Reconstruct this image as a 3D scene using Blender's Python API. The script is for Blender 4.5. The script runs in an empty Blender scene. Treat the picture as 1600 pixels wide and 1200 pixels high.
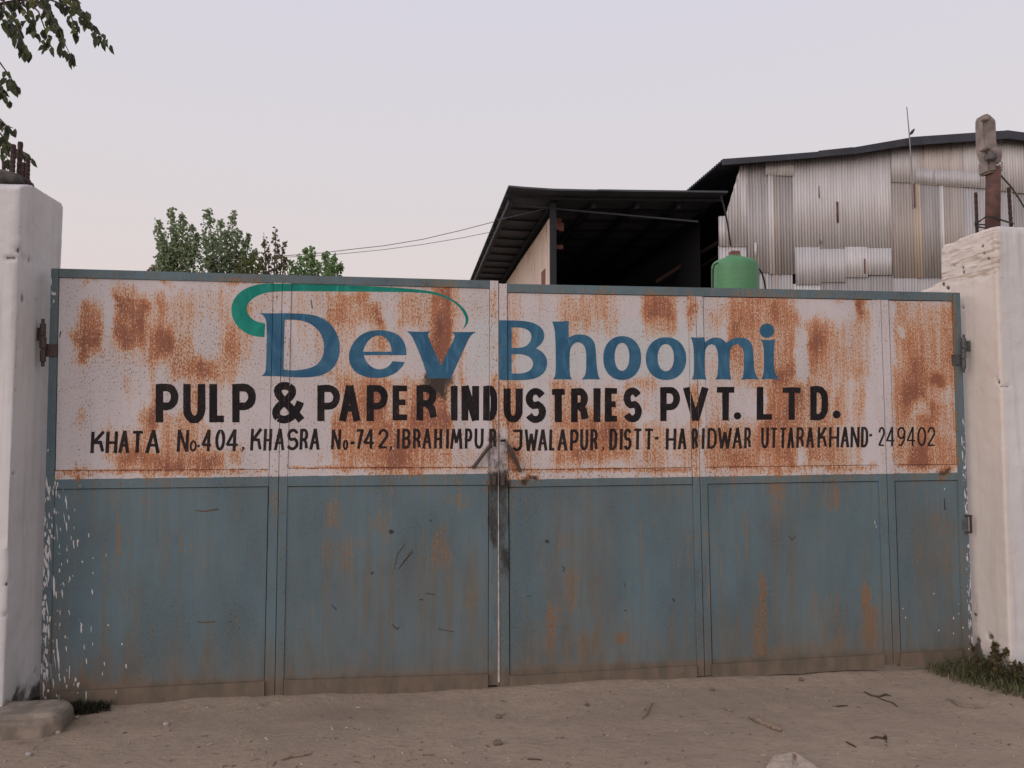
import bpy, bmesh, math, random
import numpy as np
from mathutils import Vector, Matrix
from mathutils.geometry import delaunay_2d_cdt

random.seed(7)
RNG = np.random.default_rng(11)
scene = bpy.context.scene
COL = scene.collection

# ------------------------------------------------------------------ camera
F = 1200.0                                   # focal length in photo pixels (photo is 1600 x 1200)
CP = np.array([1.979, -4.544, 1.520])
YAW, PITCH = math.radians(7.61), math.radians(3.214)
FWD = np.array([math.sin(YAW) * math.cos(PITCH), math.cos(YAW) * math.cos(PITCH), math.sin(PITCH)])
RGT = np.array([math.cos(YAW), -math.sin(YAW), 0.0])
UPV = np.cross(RGT, FWD)
cam = bpy.data.cameras.new('camera')
cam.sensor_width = 36.0
cam.lens = F / 1600.0 * 36.0
cam.clip_start = 0.05
cam.clip_end = 8000.0
camo = bpy.data.objects.new('camera', cam)
COL.objects.link(camo)
camo.matrix_world = Matrix(((RGT[0], UPV[0], -FWD[0], CP[0]), (RGT[1], UPV[1], -FWD[1], CP[1]),
                            (RGT[2], UPV[2], -FWD[2], CP[2]), (0, 0, 0, 1)))
scene.camera = camo

# ------------------------------------------------------------------ sky, sun, exposure
SUN_EL, SUN_AZ = math.radians(9.0), math.radians(-122.0)     # low sun in the haze, behind the viewer's left shoulder
world = bpy.data.worlds.new('World')
scene.world = world
world.use_nodes = True
wt = world.node_tree
wt.nodes.clear()
w_out = wt.nodes.new('ShaderNodeOutputWorld')
w_sky = wt.nodes.new('ShaderNodeTexSky')
w_sky.sky_type = 'NISHITA'
w_sky.sun_disc = False
w_sky.sun_elevation = SUN_EL
w_sky.sun_rotation = SUN_AZ
w_sky.dust_density = 4.0
w_bg1 = wt.nodes.new('ShaderNodeBackground')
w_bg1.inputs['Strength'].default_value = 0.06
wt.links.new(w_sky.outputs[0], w_bg1.inputs['Color'])
# dusty evening haze: pinkish near the horizon, pale lavender higher up
w_tc = wt.nodes.new('ShaderNodeTexCoord')
w_sep = wt.nodes.new('ShaderNodeSeparateXYZ')
wt.links.new(w_tc.outputs['Generated'], w_sep.inputs[0])
w_ramp = wt.nodes.new('ShaderNodeValToRGB')
cr = w_ramp.color_ramp
cr.elements[0].position = 0.0
cr.elements[0].color = (0.82, 0.69, 0.65, 1)
cr.elements[1].position = 1.0
cr.elements[1].color = (0.55, 0.56, 0.64, 1)
for p, c in ((0.17, (0.815, 0.72, 0.705, 1)), (0.33, (0.775, 0.735, 0.765, 1)), (0.52, (0.745, 0.725, 0.825, 1))):
    e = cr.elements.new(p)
    e.color = c
wt.links.new(w_sep.outputs['Z'], w_ramp.inputs['Fac'])
w_bg2 = wt.nodes.new('ShaderNodeBackground')
# the evening sky is brighter on the sun's side, behind the viewer
w_dot = wt.nodes.new('ShaderNodeVectorMath')
w_dot.operation = 'DOT_PRODUCT'
w_dot.inputs[1].default_value = (math.sin(SUN_AZ), math.cos(SUN_AZ), 0.25)
wt.links.new(w_tc.outputs['Generated'], w_dot.inputs[0])
w_glow = wt.nodes.new('ShaderNodeMapRange')
w_glow.interpolation_type = 'SMOOTHSTEP'
w_glow.inputs['From Min'].default_value = 0.0
w_glow.inputs['From Max'].default_value = 0.95
w_glow.inputs['To Min'].default_value = 1.0
w_glow.inputs['To Max'].default_value = 2.3
wt.links.new(w_dot.outputs['Value'], w_glow.inputs['Value'])
wt.links.new(w_glow.outputs[0], w_bg2.inputs['Strength'])
w_fac = wt.nodes.new('ShaderNodeMath')
w_fac.operation = 'SUBTRACT'
w_fac.use_clamp = True
w_fac.inputs[1].default_value = 1.0
wt.links.new(w_glow.outputs[0], w_fac.inputs[0])
w_warm = wt.nodes.new('ShaderNodeMix')
w_warm.data_type = 'RGBA'
w_warm.blend_type = 'MULTIPLY'
w_warm.inputs[7].default_value = (1.0, 0.965, 0.925, 1)
wt.links.new(w_ramp.outputs['Color'], w_warm.inputs[6])
wt.links.new(w_warm.outputs[2], w_bg2.inputs['Color'])
wt.links.new(w_fac.outputs[0], w_warm.inputs[0])
w_mix = wt.nodes.new('ShaderNodeMixShader')
w_mix.inputs[0].default_value = 0.9
wt.links.new(w_bg1.outputs[0], w_mix.inputs[1])
wt.links.new(w_bg2.outputs[0], w_mix.inputs[2])
wt.links.new(w_mix.outputs[0], w_out.inputs['Surface'])

sun = bpy.data.lights.new('sun', 'SUN')
sun.energy = 0.5
sun.angle = math.radians(20)
sun.color = (1.0, 0.85, 0.72)
suno = bpy.data.objects.new('sun', sun)
COL.objects.link(suno)
sd = Vector((math.sin(SUN_AZ) * math.cos(SUN_EL), math.cos(SUN_AZ) * math.cos(SUN_EL), math.sin(SUN_EL)))
suno.rotation_euler = sd.to_track_quat('Z', 'Y').to_euler()
suno.location = sd * 50

scene.view_settings.view_transform = 'Standard'
scene.view_settings.look = 'None'
scene.view_settings.exposure = 0.0
scene.view_settings.gamma = 1.0
scene.cycles.max_bounces = 6
scene.cycles.use_denoising = True

# ------------------------------------------------------------------ small helpers
def ray(px, py):
    return FWD + RGT * (px - 800) / F - UPV * (py - 600) / F

def at(axis, px, py, v):
    d = ray(px, py)
    return CP + d * ((v - CP[axis]) / d[axis])

def at_y(px, py, y=0.0): return at(1, px, py, y)
def at_x(px, py, x): return at(0, px, py, x)
def at_z(px, py, z=0.0): return at(2, px, py, z)

def grid_xz(px, py, y=0.0):
    """arrays of photo positions -> points of the upright plane y"""
    d = FWD[None] + RGT[None] * ((px - 800) / F)[:, None] - UPV[None] * ((py - 600) / F)[:, None]
    return CP[None] + d * ((y - CP[1]) / d[:, 1])[:, None]

def new_obj(name, me, mat=None, parent=None, smooth=False):
    o = bpy.data.objects.new(name, me)
    COL.objects.link(o)
    if mat is not None:
        me.materials.append(mat)
    if parent is not None:
        o.parent = parent
    if smooth:
        me.polygons.foreach_set('use_smooth', [True] * len(me.polygons))
    return o

def mesh(name, verts, faces, mat=None, parent=None, smooth=False):
    me = bpy.data.meshes.new(name)
    me.from_pydata([tuple(v) for v in verts], [], [tuple(f) for f in faces])
    me.update()
    return new_obj(name, me, mat, parent, smooth)

def from_bm(name, bm, mat=None, parent=None, smooth=False):
    me = bpy.data.meshes.new(name)
    bmesh.ops.recalc_face_normals(bm, faces=bm.faces)
    bm.to_mesh(me)
    bm.free()
    return new_obj(name, me, mat, parent, smooth)

def tag(o, label=None, cat=None, group=None, kind=None):
    if label: o['label'] = label
    if cat: o['category'] = cat
    if group: o['group'] = group
    if kind: o['kind'] = kind
    return o

def empty(name, loc, label, cat, group=None):
    o = bpy.data.objects.new(name, None)
    COL.objects.link(o)
    o.location = loc
    o.empty_display_size = 0.2
    return tag(o, label, cat, group)

def settle(root):
    """children were built in world coordinates: keep them there under the empty"""
    inv = Matrix.Translation(root.location).inverted()
    for c in root.children:
        c.matrix_parent_inverse = inv

def bm_box(bm, c, s, rot=None):
    m = Matrix.Translation(c) @ (rot.to_4x4() if rot is not None else Matrix.Identity(4)) @ Matrix.Diagonal((s[0], s[1], s[2], 1))
    return bmesh.ops.create_cube(bm, size=1.0, matrix=m)['verts']

def bm_tube(bm, pts, radii, seg=8, caps=True):
    pts = [Vector(p) for p in pts]
    if not hasattr(radii, '__len__'):
        radii = [radii] * len(pts)
    rings = []
    for i, p in enumerate(pts):
        t = (pts[min(i + 1, len(pts) - 1)] - pts[max(i - 1, 0)]).normalized()
        a = t.cross(Vector((0.3, 0.9, 0.1)))
        if a.length < 1e-3: a = t.cross(Vector((1, 0, 0)))
        a.normalize()
        b = t.cross(a)
        rings.append([bm.verts.new(p + (a * math.cos(k * 2 * math.pi / seg) + b * math.sin(k * 2 * math.pi / seg)) * radii[i]) for k in range(seg)])
    for r0, r1 in zip(rings, rings[1:]):
        for k in range(seg):
            bm.faces.new((r0[k], r0[(k + 1) % seg], r1[(k + 1) % seg], r1[k]))
    if caps:
        bm.faces.new(rings[0][::-1])
        bm.faces.new(rings[-1])

# value noise (numpy) for stain outlines and uneven surfaces
_LAT = RNG.random((64, 64))
def vnoise(x, y):
    xi, yi = np.floor(x).astype(int), np.floor(y).astype(int)
    fx, fy = x - xi, y - yi
    fx, fy = fx * fx * (3 - 2 * fx), fy * fy * (3 - 2 * fy)
    a, b = _LAT[xi % 64, yi % 64], _LAT[(xi + 1) % 64, yi % 64]
    c, d = _LAT[xi % 64, (yi + 1) % 64], _LAT[(xi + 1) % 64, (yi + 1) % 64]
    return (a * (1 - fx) + b * fx) * (1 - fy) + (c * (1 - fx) + d * fx) * fy
def fbm(x, y, o=4):
    s, a, t = 0.0, 0.5, 0.0
    for i in range(o):
        s = s + a * vnoise(x * 2 ** i + 17.3 * i, y * 2 ** i + 5.1 * i)
        t += a
        a *= 0.5
    return s / t
def sstep(a, b, x):
    t = np.clip((x - a) / (b - a), 0, 1)
    return t * t * (3 - 2 * t)

# ------------------------------------------------------------------ materials
class NT:
    def __init__(self, name, rough=0.8, spec=0.25):
        self.m = bpy.data.materials.new(name)
        self.m.use_nodes = True
        self.t = self.m.node_tree
        self.b = self.t.nodes['Principled BSDF']
        self.b.inputs['Roughness'].default_value = rough
        self.b.inputs['Specular IOR Level'].default_value = spec
    def n(self, typ, **kw):
        nd = self.t.nodes.new(typ)
        for k, v in kw.items():
            setattr(nd, k, v)
        return nd
    def l(self, a, b): self.t.links.new(a, b)
    def put(self, sock, v):
        if isinstance(v, (int, float)): sock.default_value = v
        elif isinstance(v, (tuple, list)): sock.default_value = tuple(v) + ((1,) if len(v) == 3 and sock.type == 'RGBA' else ())
        else: self.l(v, sock)
    def pos(self, scale=(1, 1, 1), loc=(0, 0, 0)):
        g = self.n('ShaderNodeNewGeometry')
        mp = self.n('ShaderNodeMapping')
        mp.inputs['Scale'].default_value = scale
        mp.inputs['Location'].default_value = loc
        self.l(g.outputs['Position'], mp.inputs['Vector'])
        return mp.outputs[0]
    def noise(self, vec, scale=1.0, detail=4.0, rough=0.55, dist=0.0):
        nd = self.n('ShaderNodeTexNoise')
        nd.inputs['Scale'].default_value = scale
        nd.inputs['Detail'].default_value = detail
        nd.inputs['Roughness'].default_value = rough
        nd.inputs['Distortion'].default_value = dist
        self.l(vec, nd.inputs['Vector'])
        return nd.outputs['Fac']
    def math(self, op, a, b=0.0, c=0.0, clamp=False):
        nd = self.n('ShaderNodeMath', operation=op, use_clamp=clamp)
        self.put(nd.inputs[0], a); self.put(nd.inputs[1], b); self.put(nd.inputs[2], c)
        return nd.outputs[0]
    def ss(self, v, lo, hi, a=0.0, b=1.0):
        nd = self.n('ShaderNodeMapRange', interpolation_type='SMOOTHSTEP')
        self.put(nd.inputs['Value'], v)
        nd.inputs['From Min'].default_value = lo; nd.inputs['From Max'].default_value = hi
        nd.inputs['To Min'].default_value = a; nd.inputs['To Max'].default_value = b
        return nd.outputs[0]
    def mix(self, f, a, b, mode='MIX'):
        nd = self.n('ShaderNodeMix', data_type='RGBA', blend_type=mode)
        self.put(nd.inputs[0], f); self.put(nd.inputs[6], a); self.put(nd.inputs[7], b)
        return nd.outputs[2]
    def ramp(self, f, stops):
        nd = self.n('ShaderNodeValToRGB')
        r = nd.color_ramp
        while len(r.elements) < len(stops): r.elements.new(0.5)
        for e, (p, c) in zip(r.elements, stops):
            e.position = p; e.color = tuple(c) + (1,)
        self.put(nd.inputs[0], f)
        return nd.outputs[0]
    def attr(self, name):
        nd = self.n('ShaderNodeAttribute', attribute_name=name)
        s = self.n('ShaderNodeSeparateXYZ')
        self.l(nd.outputs['Vector'], s.inputs[0])
        return s.outputs
    def bump(self, h, strength=0.3, dist=0.01):
        nd = self.n('ShaderNodeBump')
        nd.inputs['Strength'].default_value = strength
        nd.inputs['Distance'].default_value = dist
        self.l(h, nd.inputs['Height'])
        self.l(nd.outputs[0], self.b.inputs['Normal'])
    def color(self, c):
        self.put(self.b.inputs['Base Color'], c)
        return self.m

def simple(name, c, rough=0.8, var=0.25, scale=20, spec=0.25, c2=None, stretch=(1, 1, 1), bump=0.0):
    t = NT(name, rough, spec)
    v = t.noise(t.pos(stretch), scale, 5)
    c2 = c2 or tuple(x * (1 - var) for x in c)
    out = t.color(t.mix(t.ss(v, 0.35, 0.65), c, c2))
    if bump: t.bump(v, bump, 0.01)
    return out

# steel gate paint: white above, blue-grey below, with rust, grease, dust and whitewash drips where the attributes say
def make_gate_mat():
    t = NT('gate_paint', 0.62, 0.3)
    A = t.attr('wear')        # x rust, y grease, z dust
    B = t.attr('coat')        # x blue coat, y whitewash drips, z fresh patch
    fine = t.noise(t.pos((120, 40, 62)), 1.0, 3, 0.65)
    grain = t.noise(t.pos((210, 60, 90)), 1.0, 2, 0.5)
    mid = t.noise(t.pos((14, 10, 6)), 1.0, 5, 0.6)
    big = t.noise(t.pos((3.2, 3, 1.4)), 1.0, 4, 0.55)
    streak = t.noise(t.pos((26, 8, 1.1)), 1.0, 4, 0.6)
    thin = t.noise(t.pos((85, 8, 3.2)), 1.0, 3, 0.6)
    # paint coats
    white = t.mix(t.ss(big, 0.35, 0.65), (0.525, 0.487, 0.495), (0.470, 0.430, 0.430))
    white = t.mix(t.ss(streak, 0.5, 0.75, 0, 0.5), white, (0.43, 0.375, 0.36))
    white = t.mix(B[2], white, (0.46, 0.485, 0.495))
    blue = t.mix(t.ss(big, 0.3, 0.7), (0.104, 0.158, 0.182), (0.082, 0.125, 0.145))
    blue = t.mix(t.ss(streak, 0.42, 0.72, 0, 0.6), blue, (0.108, 0.122, 0.106))
    blue = t.mix(t.ss(mid, 0.55, 0.8, 0, 0.5), blue, (0.055, 0.095, 0.12))
    edge = t.math('ADD', B[0], t.math('MULTIPLY', t.math('SUBTRACT', mid, 0.5), 0.35))
    base = t.mix(t.ss(edge, 0.46, 0.54), white, blue)
    # rust
    v = t.math('ADD', t.math('MULTIPLY', A[0], 1.0), t.math('MULTIPLY', t.math('SUBTRACT', mid, 0.5), 0.45))
    v = t.math('ADD', v, t.math('MULTIPLY', t.math('SUBTRACT', streak, 0.5), 0.55))
    v2 = t.math('ADD', v, t.math('MULTIPLY', t.math('SUBTRACT', fine, 0.5), 2.5))
    v2 = t.math('ADD', v2, t.math('MULTIPLY', t.math('SUBTRACT', grain, 0.5), 1.9))
    v2 = t.math('ADD', v2, t.math('MULTIPLY', t.math('SUBTRACT', thin, 0.5), 1.7))
    stain = t.math('MULTIPLY', t.ss(v, 0.16, 0.72, 0, 0.75), t.ss(B[0], 0.4, 0.6, 1.0, 0.5))
    base = t.mix(stain, base, t.mix(t.ss(B[0], 0.4, 0.6), (0.50, 0.345, 0.230), (0.125, 0.118, 0.088)))
    rcol = t.ramp(t.math('ADD', v, t.math('MULTIPLY', t.math('SUBTRACT', fine, 0.5), 0.55)),
                  [(0.20, (0.51, 0.305, 0.170)), (0.50, (0.470, 0.225, 0.105)), (0.80, (0.385, 0.142, 0.058)), (1.05, (0.235, 0.078, 0.040))])
    rcol = t.mix(t.ss(B[0], 0.4, 0.6, 0, 0.72), rcol, (0.15, 0.102, 0.050))
    base = t.mix(t.ss(v2, 0.47, 0.68, 0, 0.95), base, rcol)
    # pits in the paint
    pit = t.math('ADD', t.math('MULTIPLY', grain, 0.55), t.math('MULTIPLY', fine, 0.6))
    base = t.mix(t.ss(t.math('ADD', pit, t.math('ADD', t.math('MULTIPLY', A[0], 0.05), t.math('MULTIPLY', t.math('SUBTRACT', big, 0.5), 0.26))), 0.664, 0.72, 0, 0.75), base, t.mix(t.ss(B[0], .4, .6), (0.13, 0.068, 0.045), (0.05, 0.045, 0.04)))
    # whitewash drips
    dn = t.noise(t.pos((85, 20, 24)), 1.0, 2, 0.5)
    dn = t.math('ADD', dn, t.math('MULTIPLY', t.math('SUBTRACT', mid, 0.5), t.ss(B[1], 0.1, 0.3, 0, 0.45)))
    base = t.mix(t.ss(t.math('ADD', dn, B[1]), 0.985, 1.02), base, (0.60, 0.58, 0.59))
    # dust and grease
    dz = t.math('MULTIPLY', A[2], t.ss(t.math('ADD', streak, t.math('MULTIPLY', A[2], 0.4)), 0.25, 0.8))
    base = t.mix(dz, base, t.mix(t.ss(mid, .35, .65), (0.150, 0.112, 0.083), (0.105, 0.088, 0.066)))
    gz = t.ss(t.math('ADD', t.math('MULTIPLY', t.math('SUBTRACT', mid, 0.5), 1.1), t.math('ADD', A[1], t.math('MULTIPLY', t.math('SUBTRACT', fine, 0.5), 0.5))), 0.25, 0.85, 0, 0.95)
    base = t.mix(gz, base, (0.028, 0.023, 0.020))
    t.bump(t.math('ADD', t.math('MULTIPLY', fine, 0.5), mid), 0.18, 0.004)
    return t.color(base)
M_GATE = make_gate_mat()

def paint_mat(name, c, c2, rustcol=True):
    t = NT(name, 0.75, 0.08)
    brush = t.noise(t.pos((9, 5, 5)), 1.0, 5, 0.6, 1.0)
    fine = t.noise(t.pos((95, 40, 48)), 1.0, 3, 0.6)
    grain = t.noise(t.pos((150, 60, 42)), 1.0, 2, 0.5)
    strk = t.noise(t.pos((30, 8, 7)), 1.0, 4, 0.6, 0.6)
    col = t.mix(t.ss(brush, 0.38, 0.7), c, c2)
    col = t.mix(t.ss(strk, 0.55, 0.78, 0, 0.6), col, tuple(x * 1.5 + 0.012 for x in c2))
    pit = t.math('ADD', t.math('MULTIPLY', grain, 0.55), t.math('MULTIPLY', fine, 0.6))
    col = t.mix(t.ss(pit, 0.66, 0.74, 0, 0.6), col, (0.12, 0.065, 0.042))
    return t.color(col)
M_BLACK = paint_mat('black_lettering_paint', (0.014, 0.012, 0.014), (0.024, 0.020, 0.021))
M_FADED = paint_mat('thin_black_paint', (0.018, 0.015, 0.017), (0.036, 0.027, 0.026))
M_BLUE = paint_mat('blue_lettering_paint', (0.030, 0.100, 0.175), (0.055, 0.150, 0.235))
M_GREEN = paint_mat('green_lettering_paint', (0.012, 0.185, 0.145), (0.022, 0.245, 0.195))
M_SCRATCH = simple('bare_scratched_steel', (0.055, 0.05, 0.048), 0.7)
M_RUSTSCR = simple('rusty_scratch', (0.115, 0.062, 0.036), 0.8)
M_STEEL = simple('greasy_dark_steel', (0.035, 0.033, 0.033), 0.55, 0.4, 60, 0.4, (0.075, 0.045, 0.035))
M_HINGE = simple('hinge_steel', (0.085, 0.098, 0.10), 0.6, 0.4, 70, 0.4, (0.05, 0.04, 0.036))
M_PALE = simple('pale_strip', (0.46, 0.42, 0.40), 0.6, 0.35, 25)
M_REBAR = simple('rusty_rebar', (0.068, 0.042, 0.038), 0.8, 0.4, 60, bump=0.3)
M_PIPE = simple('rusty_pipe', (0.125, 0.062, 0.048), 0.75, 0.45, 22, c2=(0.075, 0.045, 0.042), bump=0.3)
M_CONC = simple('grey_concrete', (0.255, 0.215, 0.20), 0.9, 0.35, 14, bump=0.6)
M_CEMENT = simple('dark_cement', (0.12, 0.115, 0.115), 0.9, 0.4, 18, bump=0.6)
M_WIRE = simple('black_wire', (0.03, 0.026, 0.026), 0.6)
M_POWER = simple('power_cable', (0.26, 0.24, 0.245), 0.6)

def plaster(name, warm):
    t = NT(name, 0.9, 0.15)
    big = t.noise(t.pos((2.2, 2.2, 0.9)), 1.0, 5, 0.6)
    st = t.noise(t.pos((17, 17, 0.9)), 1.0, 4, 0.6)
    fine = t.noise(t.pos((1, 1, 1)), 45, 6, 0.65)
    mid = t.noise(t.pos((1, 1, 1)), 7, 6, 0.6)
    c = t.mix(t.ss(big, 0.3, 0.7), (0.615, 0.605, 0.605), (0.53, 0.515, 0.512))
    c = t.mix(t.ss(st, 0.5, 0.75, 0, 0.45), c, (0.36, 0.34, 0.34))
    # small chips where the old plaster shows
    c = t.mix(t.ss(t.math('ADD', t.math('MULTIPLY', fine, 0.5), t.math('ADD', t.math('MULTIPLY', mid, 0.5), t.math('MULTIPLY', t.math('SUBTRACT', big, 0.5), 0.18))), 0.645, 0.675, 0, 0.75), c, (0.235, 0.19, 0.165))
    # hair cracks
    vo = t.n('ShaderNodeTexVoronoi', feature='DISTANCE_TO_EDGE')
    vo.inputs['Scale'].default_value = 2.1
    wv = t.n('ShaderNodeVectorMath', operation='ADD')
    nv = t.n('ShaderNodeTexNoise'); nv.inputs['Scale'].default_value = 4; nv.inputs['Detail'].default_value = 5
    t.l(t.pos(), nv.inputs['Vector'])
    t.l(t.pos(), wv.inputs[0]); t.l(nv.outputs['Color'], wv.inputs[1])
    t.l(wv.outputs[0], vo.inputs['Vector'])
    ck = t.math('MULTIPLY', t.ss(vo.outputs['Distance'], 0.0, 0.006, 1, 0), t.ss(big, 0.5, 0.62))
    c = t.mix(t.math('MULTIPLY', ck, 0.5), c, (0.20, 0.175, 0.16))
    # worn joints of the brickwork under the thin wash, splashed mud and moss at the foot
    A = t.attr('wear')
    ln = t.noise(t.pos((6, 5, 60)), 1.0, 5, 0.6)
    c = t.mix(t.ss(t.math('ADD', t.math('MULTIPLY', ln, 0.9), t.math('MULTIPLY', A[0], 0.40)), 0.765, 0.83, 0, 0.8), c, (0.21, 0.15, 0.115))
    c = t.mix(t.math('MULTIPLY', A[2], 0.4), c, (0.60, 0.50, 0.415))  # masked side tinted warm: low sunlight put into the colour
    c = t.mix(t.ss(t.math('ADD', A[1], t.math('MULTIPLY', t.math('SUBTRACT', mid, 0.5), 1.6)), 0.45, 0.8, 0, 0.9), c, (0.06, 0.052, 0.036))
    t.bump(t.math('ADD', t.math('MULTIPLY', fine, 0.35), mid), 0.35, 0.012)
    return t.color(c)
M_PLASTER = plaster('whitewashed_plaster', 0)

def make_ground_mat():
    t = NT('dry_dirt', 0.95, 0.1)
    big = t.noise(t.pos(), 0.9, 6, 0.6)
    mid = t.noise(t.pos((1, 1.6, 1)), 6, 6, 0.65)
    fine = t.noise(t.pos(), 55, 5, 0.7)
    c = t.mix(t.ss(big, 0.3, 0.7), (0.318, 0.250, 0.190), (0.270, 0.211, 0.161))
    c = t.mix(t.ss(mid, 0.45, 0.75, 0, 0.5), c, (0.245, 0.19, 0.145))
    c = t.mix(t.ss(mid, 0.25, 0.42, 0.5, 0), c, (0.36, 0.295, 0.228))
    c = t.mix(t.ss(fine, 0.6, 0.75, 0, 0.4), c, (0.19, 0.145, 0.112))
    c = t.mix(t.ss(fine, 0.25, 0.36, 0.45, 0), c, (0.42, 0.35, 0.28))
    mid2 = t.noise(t.pos((1, 1.5, 1)), 24, 5, 0.7)
    c = t.mix(t.ss(mid2, 0.52, 0.72, 0, 0.55), c, (0.19, 0.145, 0.112))
    c = t.mix(t.ss(mid2, 0.28, 0.44, 0.45, 0), c, (0.36, 0.295, 0.235))
    A = t.attr('wear')
    c = t.mix(t.ss(t.math('ADD', A[0], t.math('MULTIPLY', t.math('SUBTRACT', mid, 0.5), 1.2)), 0.4, 0.85, 0, 0.85), c, (0.045, 0.036, 0.026))
    t.bump(t.math('ADD', t.math('MULTIPLY', fine, 0.35), t.math('ADD', mid, t.math('MULTIPLY', mid2, 0.7))), 0.65, 0.018)
    return t.color(c)
M_GROUND = make_ground_mat()

def galv(name, c, c2, rust=0.0):
    t = NT(name, 0.55, 0.35)
    st = t.noise(t.pos((7, 3, 0.25)), 1.0, 4, 0.6)
    sp = t.noise(t.pos((2.5, 2, 0.8)), 1.0, 6, 0.65)
    b = t.mix(t.ss(st, 0.3, 0.7), c, c2)
    b = t.mix(t.ss(sp, 0.45, 0.8, 0, 0.45), b, tuple(x * 0.62 for x in c))
    r = t.noise(t.pos((9, 3, 0.5), (3, 1, 2)), 1.0, 5, 0.65)
    b = t.mix(t.ss(r, 0.66 - rust * 0.2, 0.80 - rust * 0.18, 0, 0.8), b, (0.20, 0.105, 0.065))
    return t.color(b)
G_LIGHT = galv('pale_galvanised_sheet', (0.60, 0.585, 0.59), (0.51, 0.495, 0.50))
G_RUST = galv('streaked_galvanised_sheet', (0.597, 0.552, 0.529), (0.476, 0.43, 0.412), 0.55)
G_GREY = galv('grey_galvanised_sheet', (0.45, 0.43, 0.43), (0.37, 0.352, 0.352), 0.1)
G_DARK = galv('dull_galvanised_sheet', (0.375, 0.355, 0.35), (0.30, 0.283, 0.278), 0.2)
G_BROWN = galv('browned_galvanised_sheet', (0.43, 0.385, 0.36), (0.34, 0.305, 0.285), 0.25)
G_BLUE = galv('bluish_galvanised_sheet', (0.53, 0.52, 0.535), (0.46, 0.45, 0.462), 0.05)
G_YELL = galv('yellowed_sheet', (0.51, 0.437, 0.346), (0.439, 0.366, 0.293), 0.1)
G_SIDE = galv('cream_side_sheet', (0.52, 0.42, 0.36), (0.42, 0.33, 0.28), 0.5)
G_RED = simple('red_oxide_sheet', (0.19, 0.085, 0.075), 0.7, 0.3, 3)
M_ROOF = simple('dark_roof_sheet', (0.050, 0.053, 0.066), 0.6, 0.3, 1.2)
M_ROOFIN = simple('shade_dark_roof_underside', (0.075, 0.084, 0.100), 0.7, 0.35, 0.8)  # shade under the open roof put into its colour
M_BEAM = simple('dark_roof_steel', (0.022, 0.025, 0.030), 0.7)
M_DUSKY = simple('shade_dark_inner_wall', (0.012, 0.0135, 0.017), 0.9)  # near-black colour stands in for the unlit shed interior
M_OXIDE = simple('oxide_steel', (0.05, 0.026, 0.024), 0.75)

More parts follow.
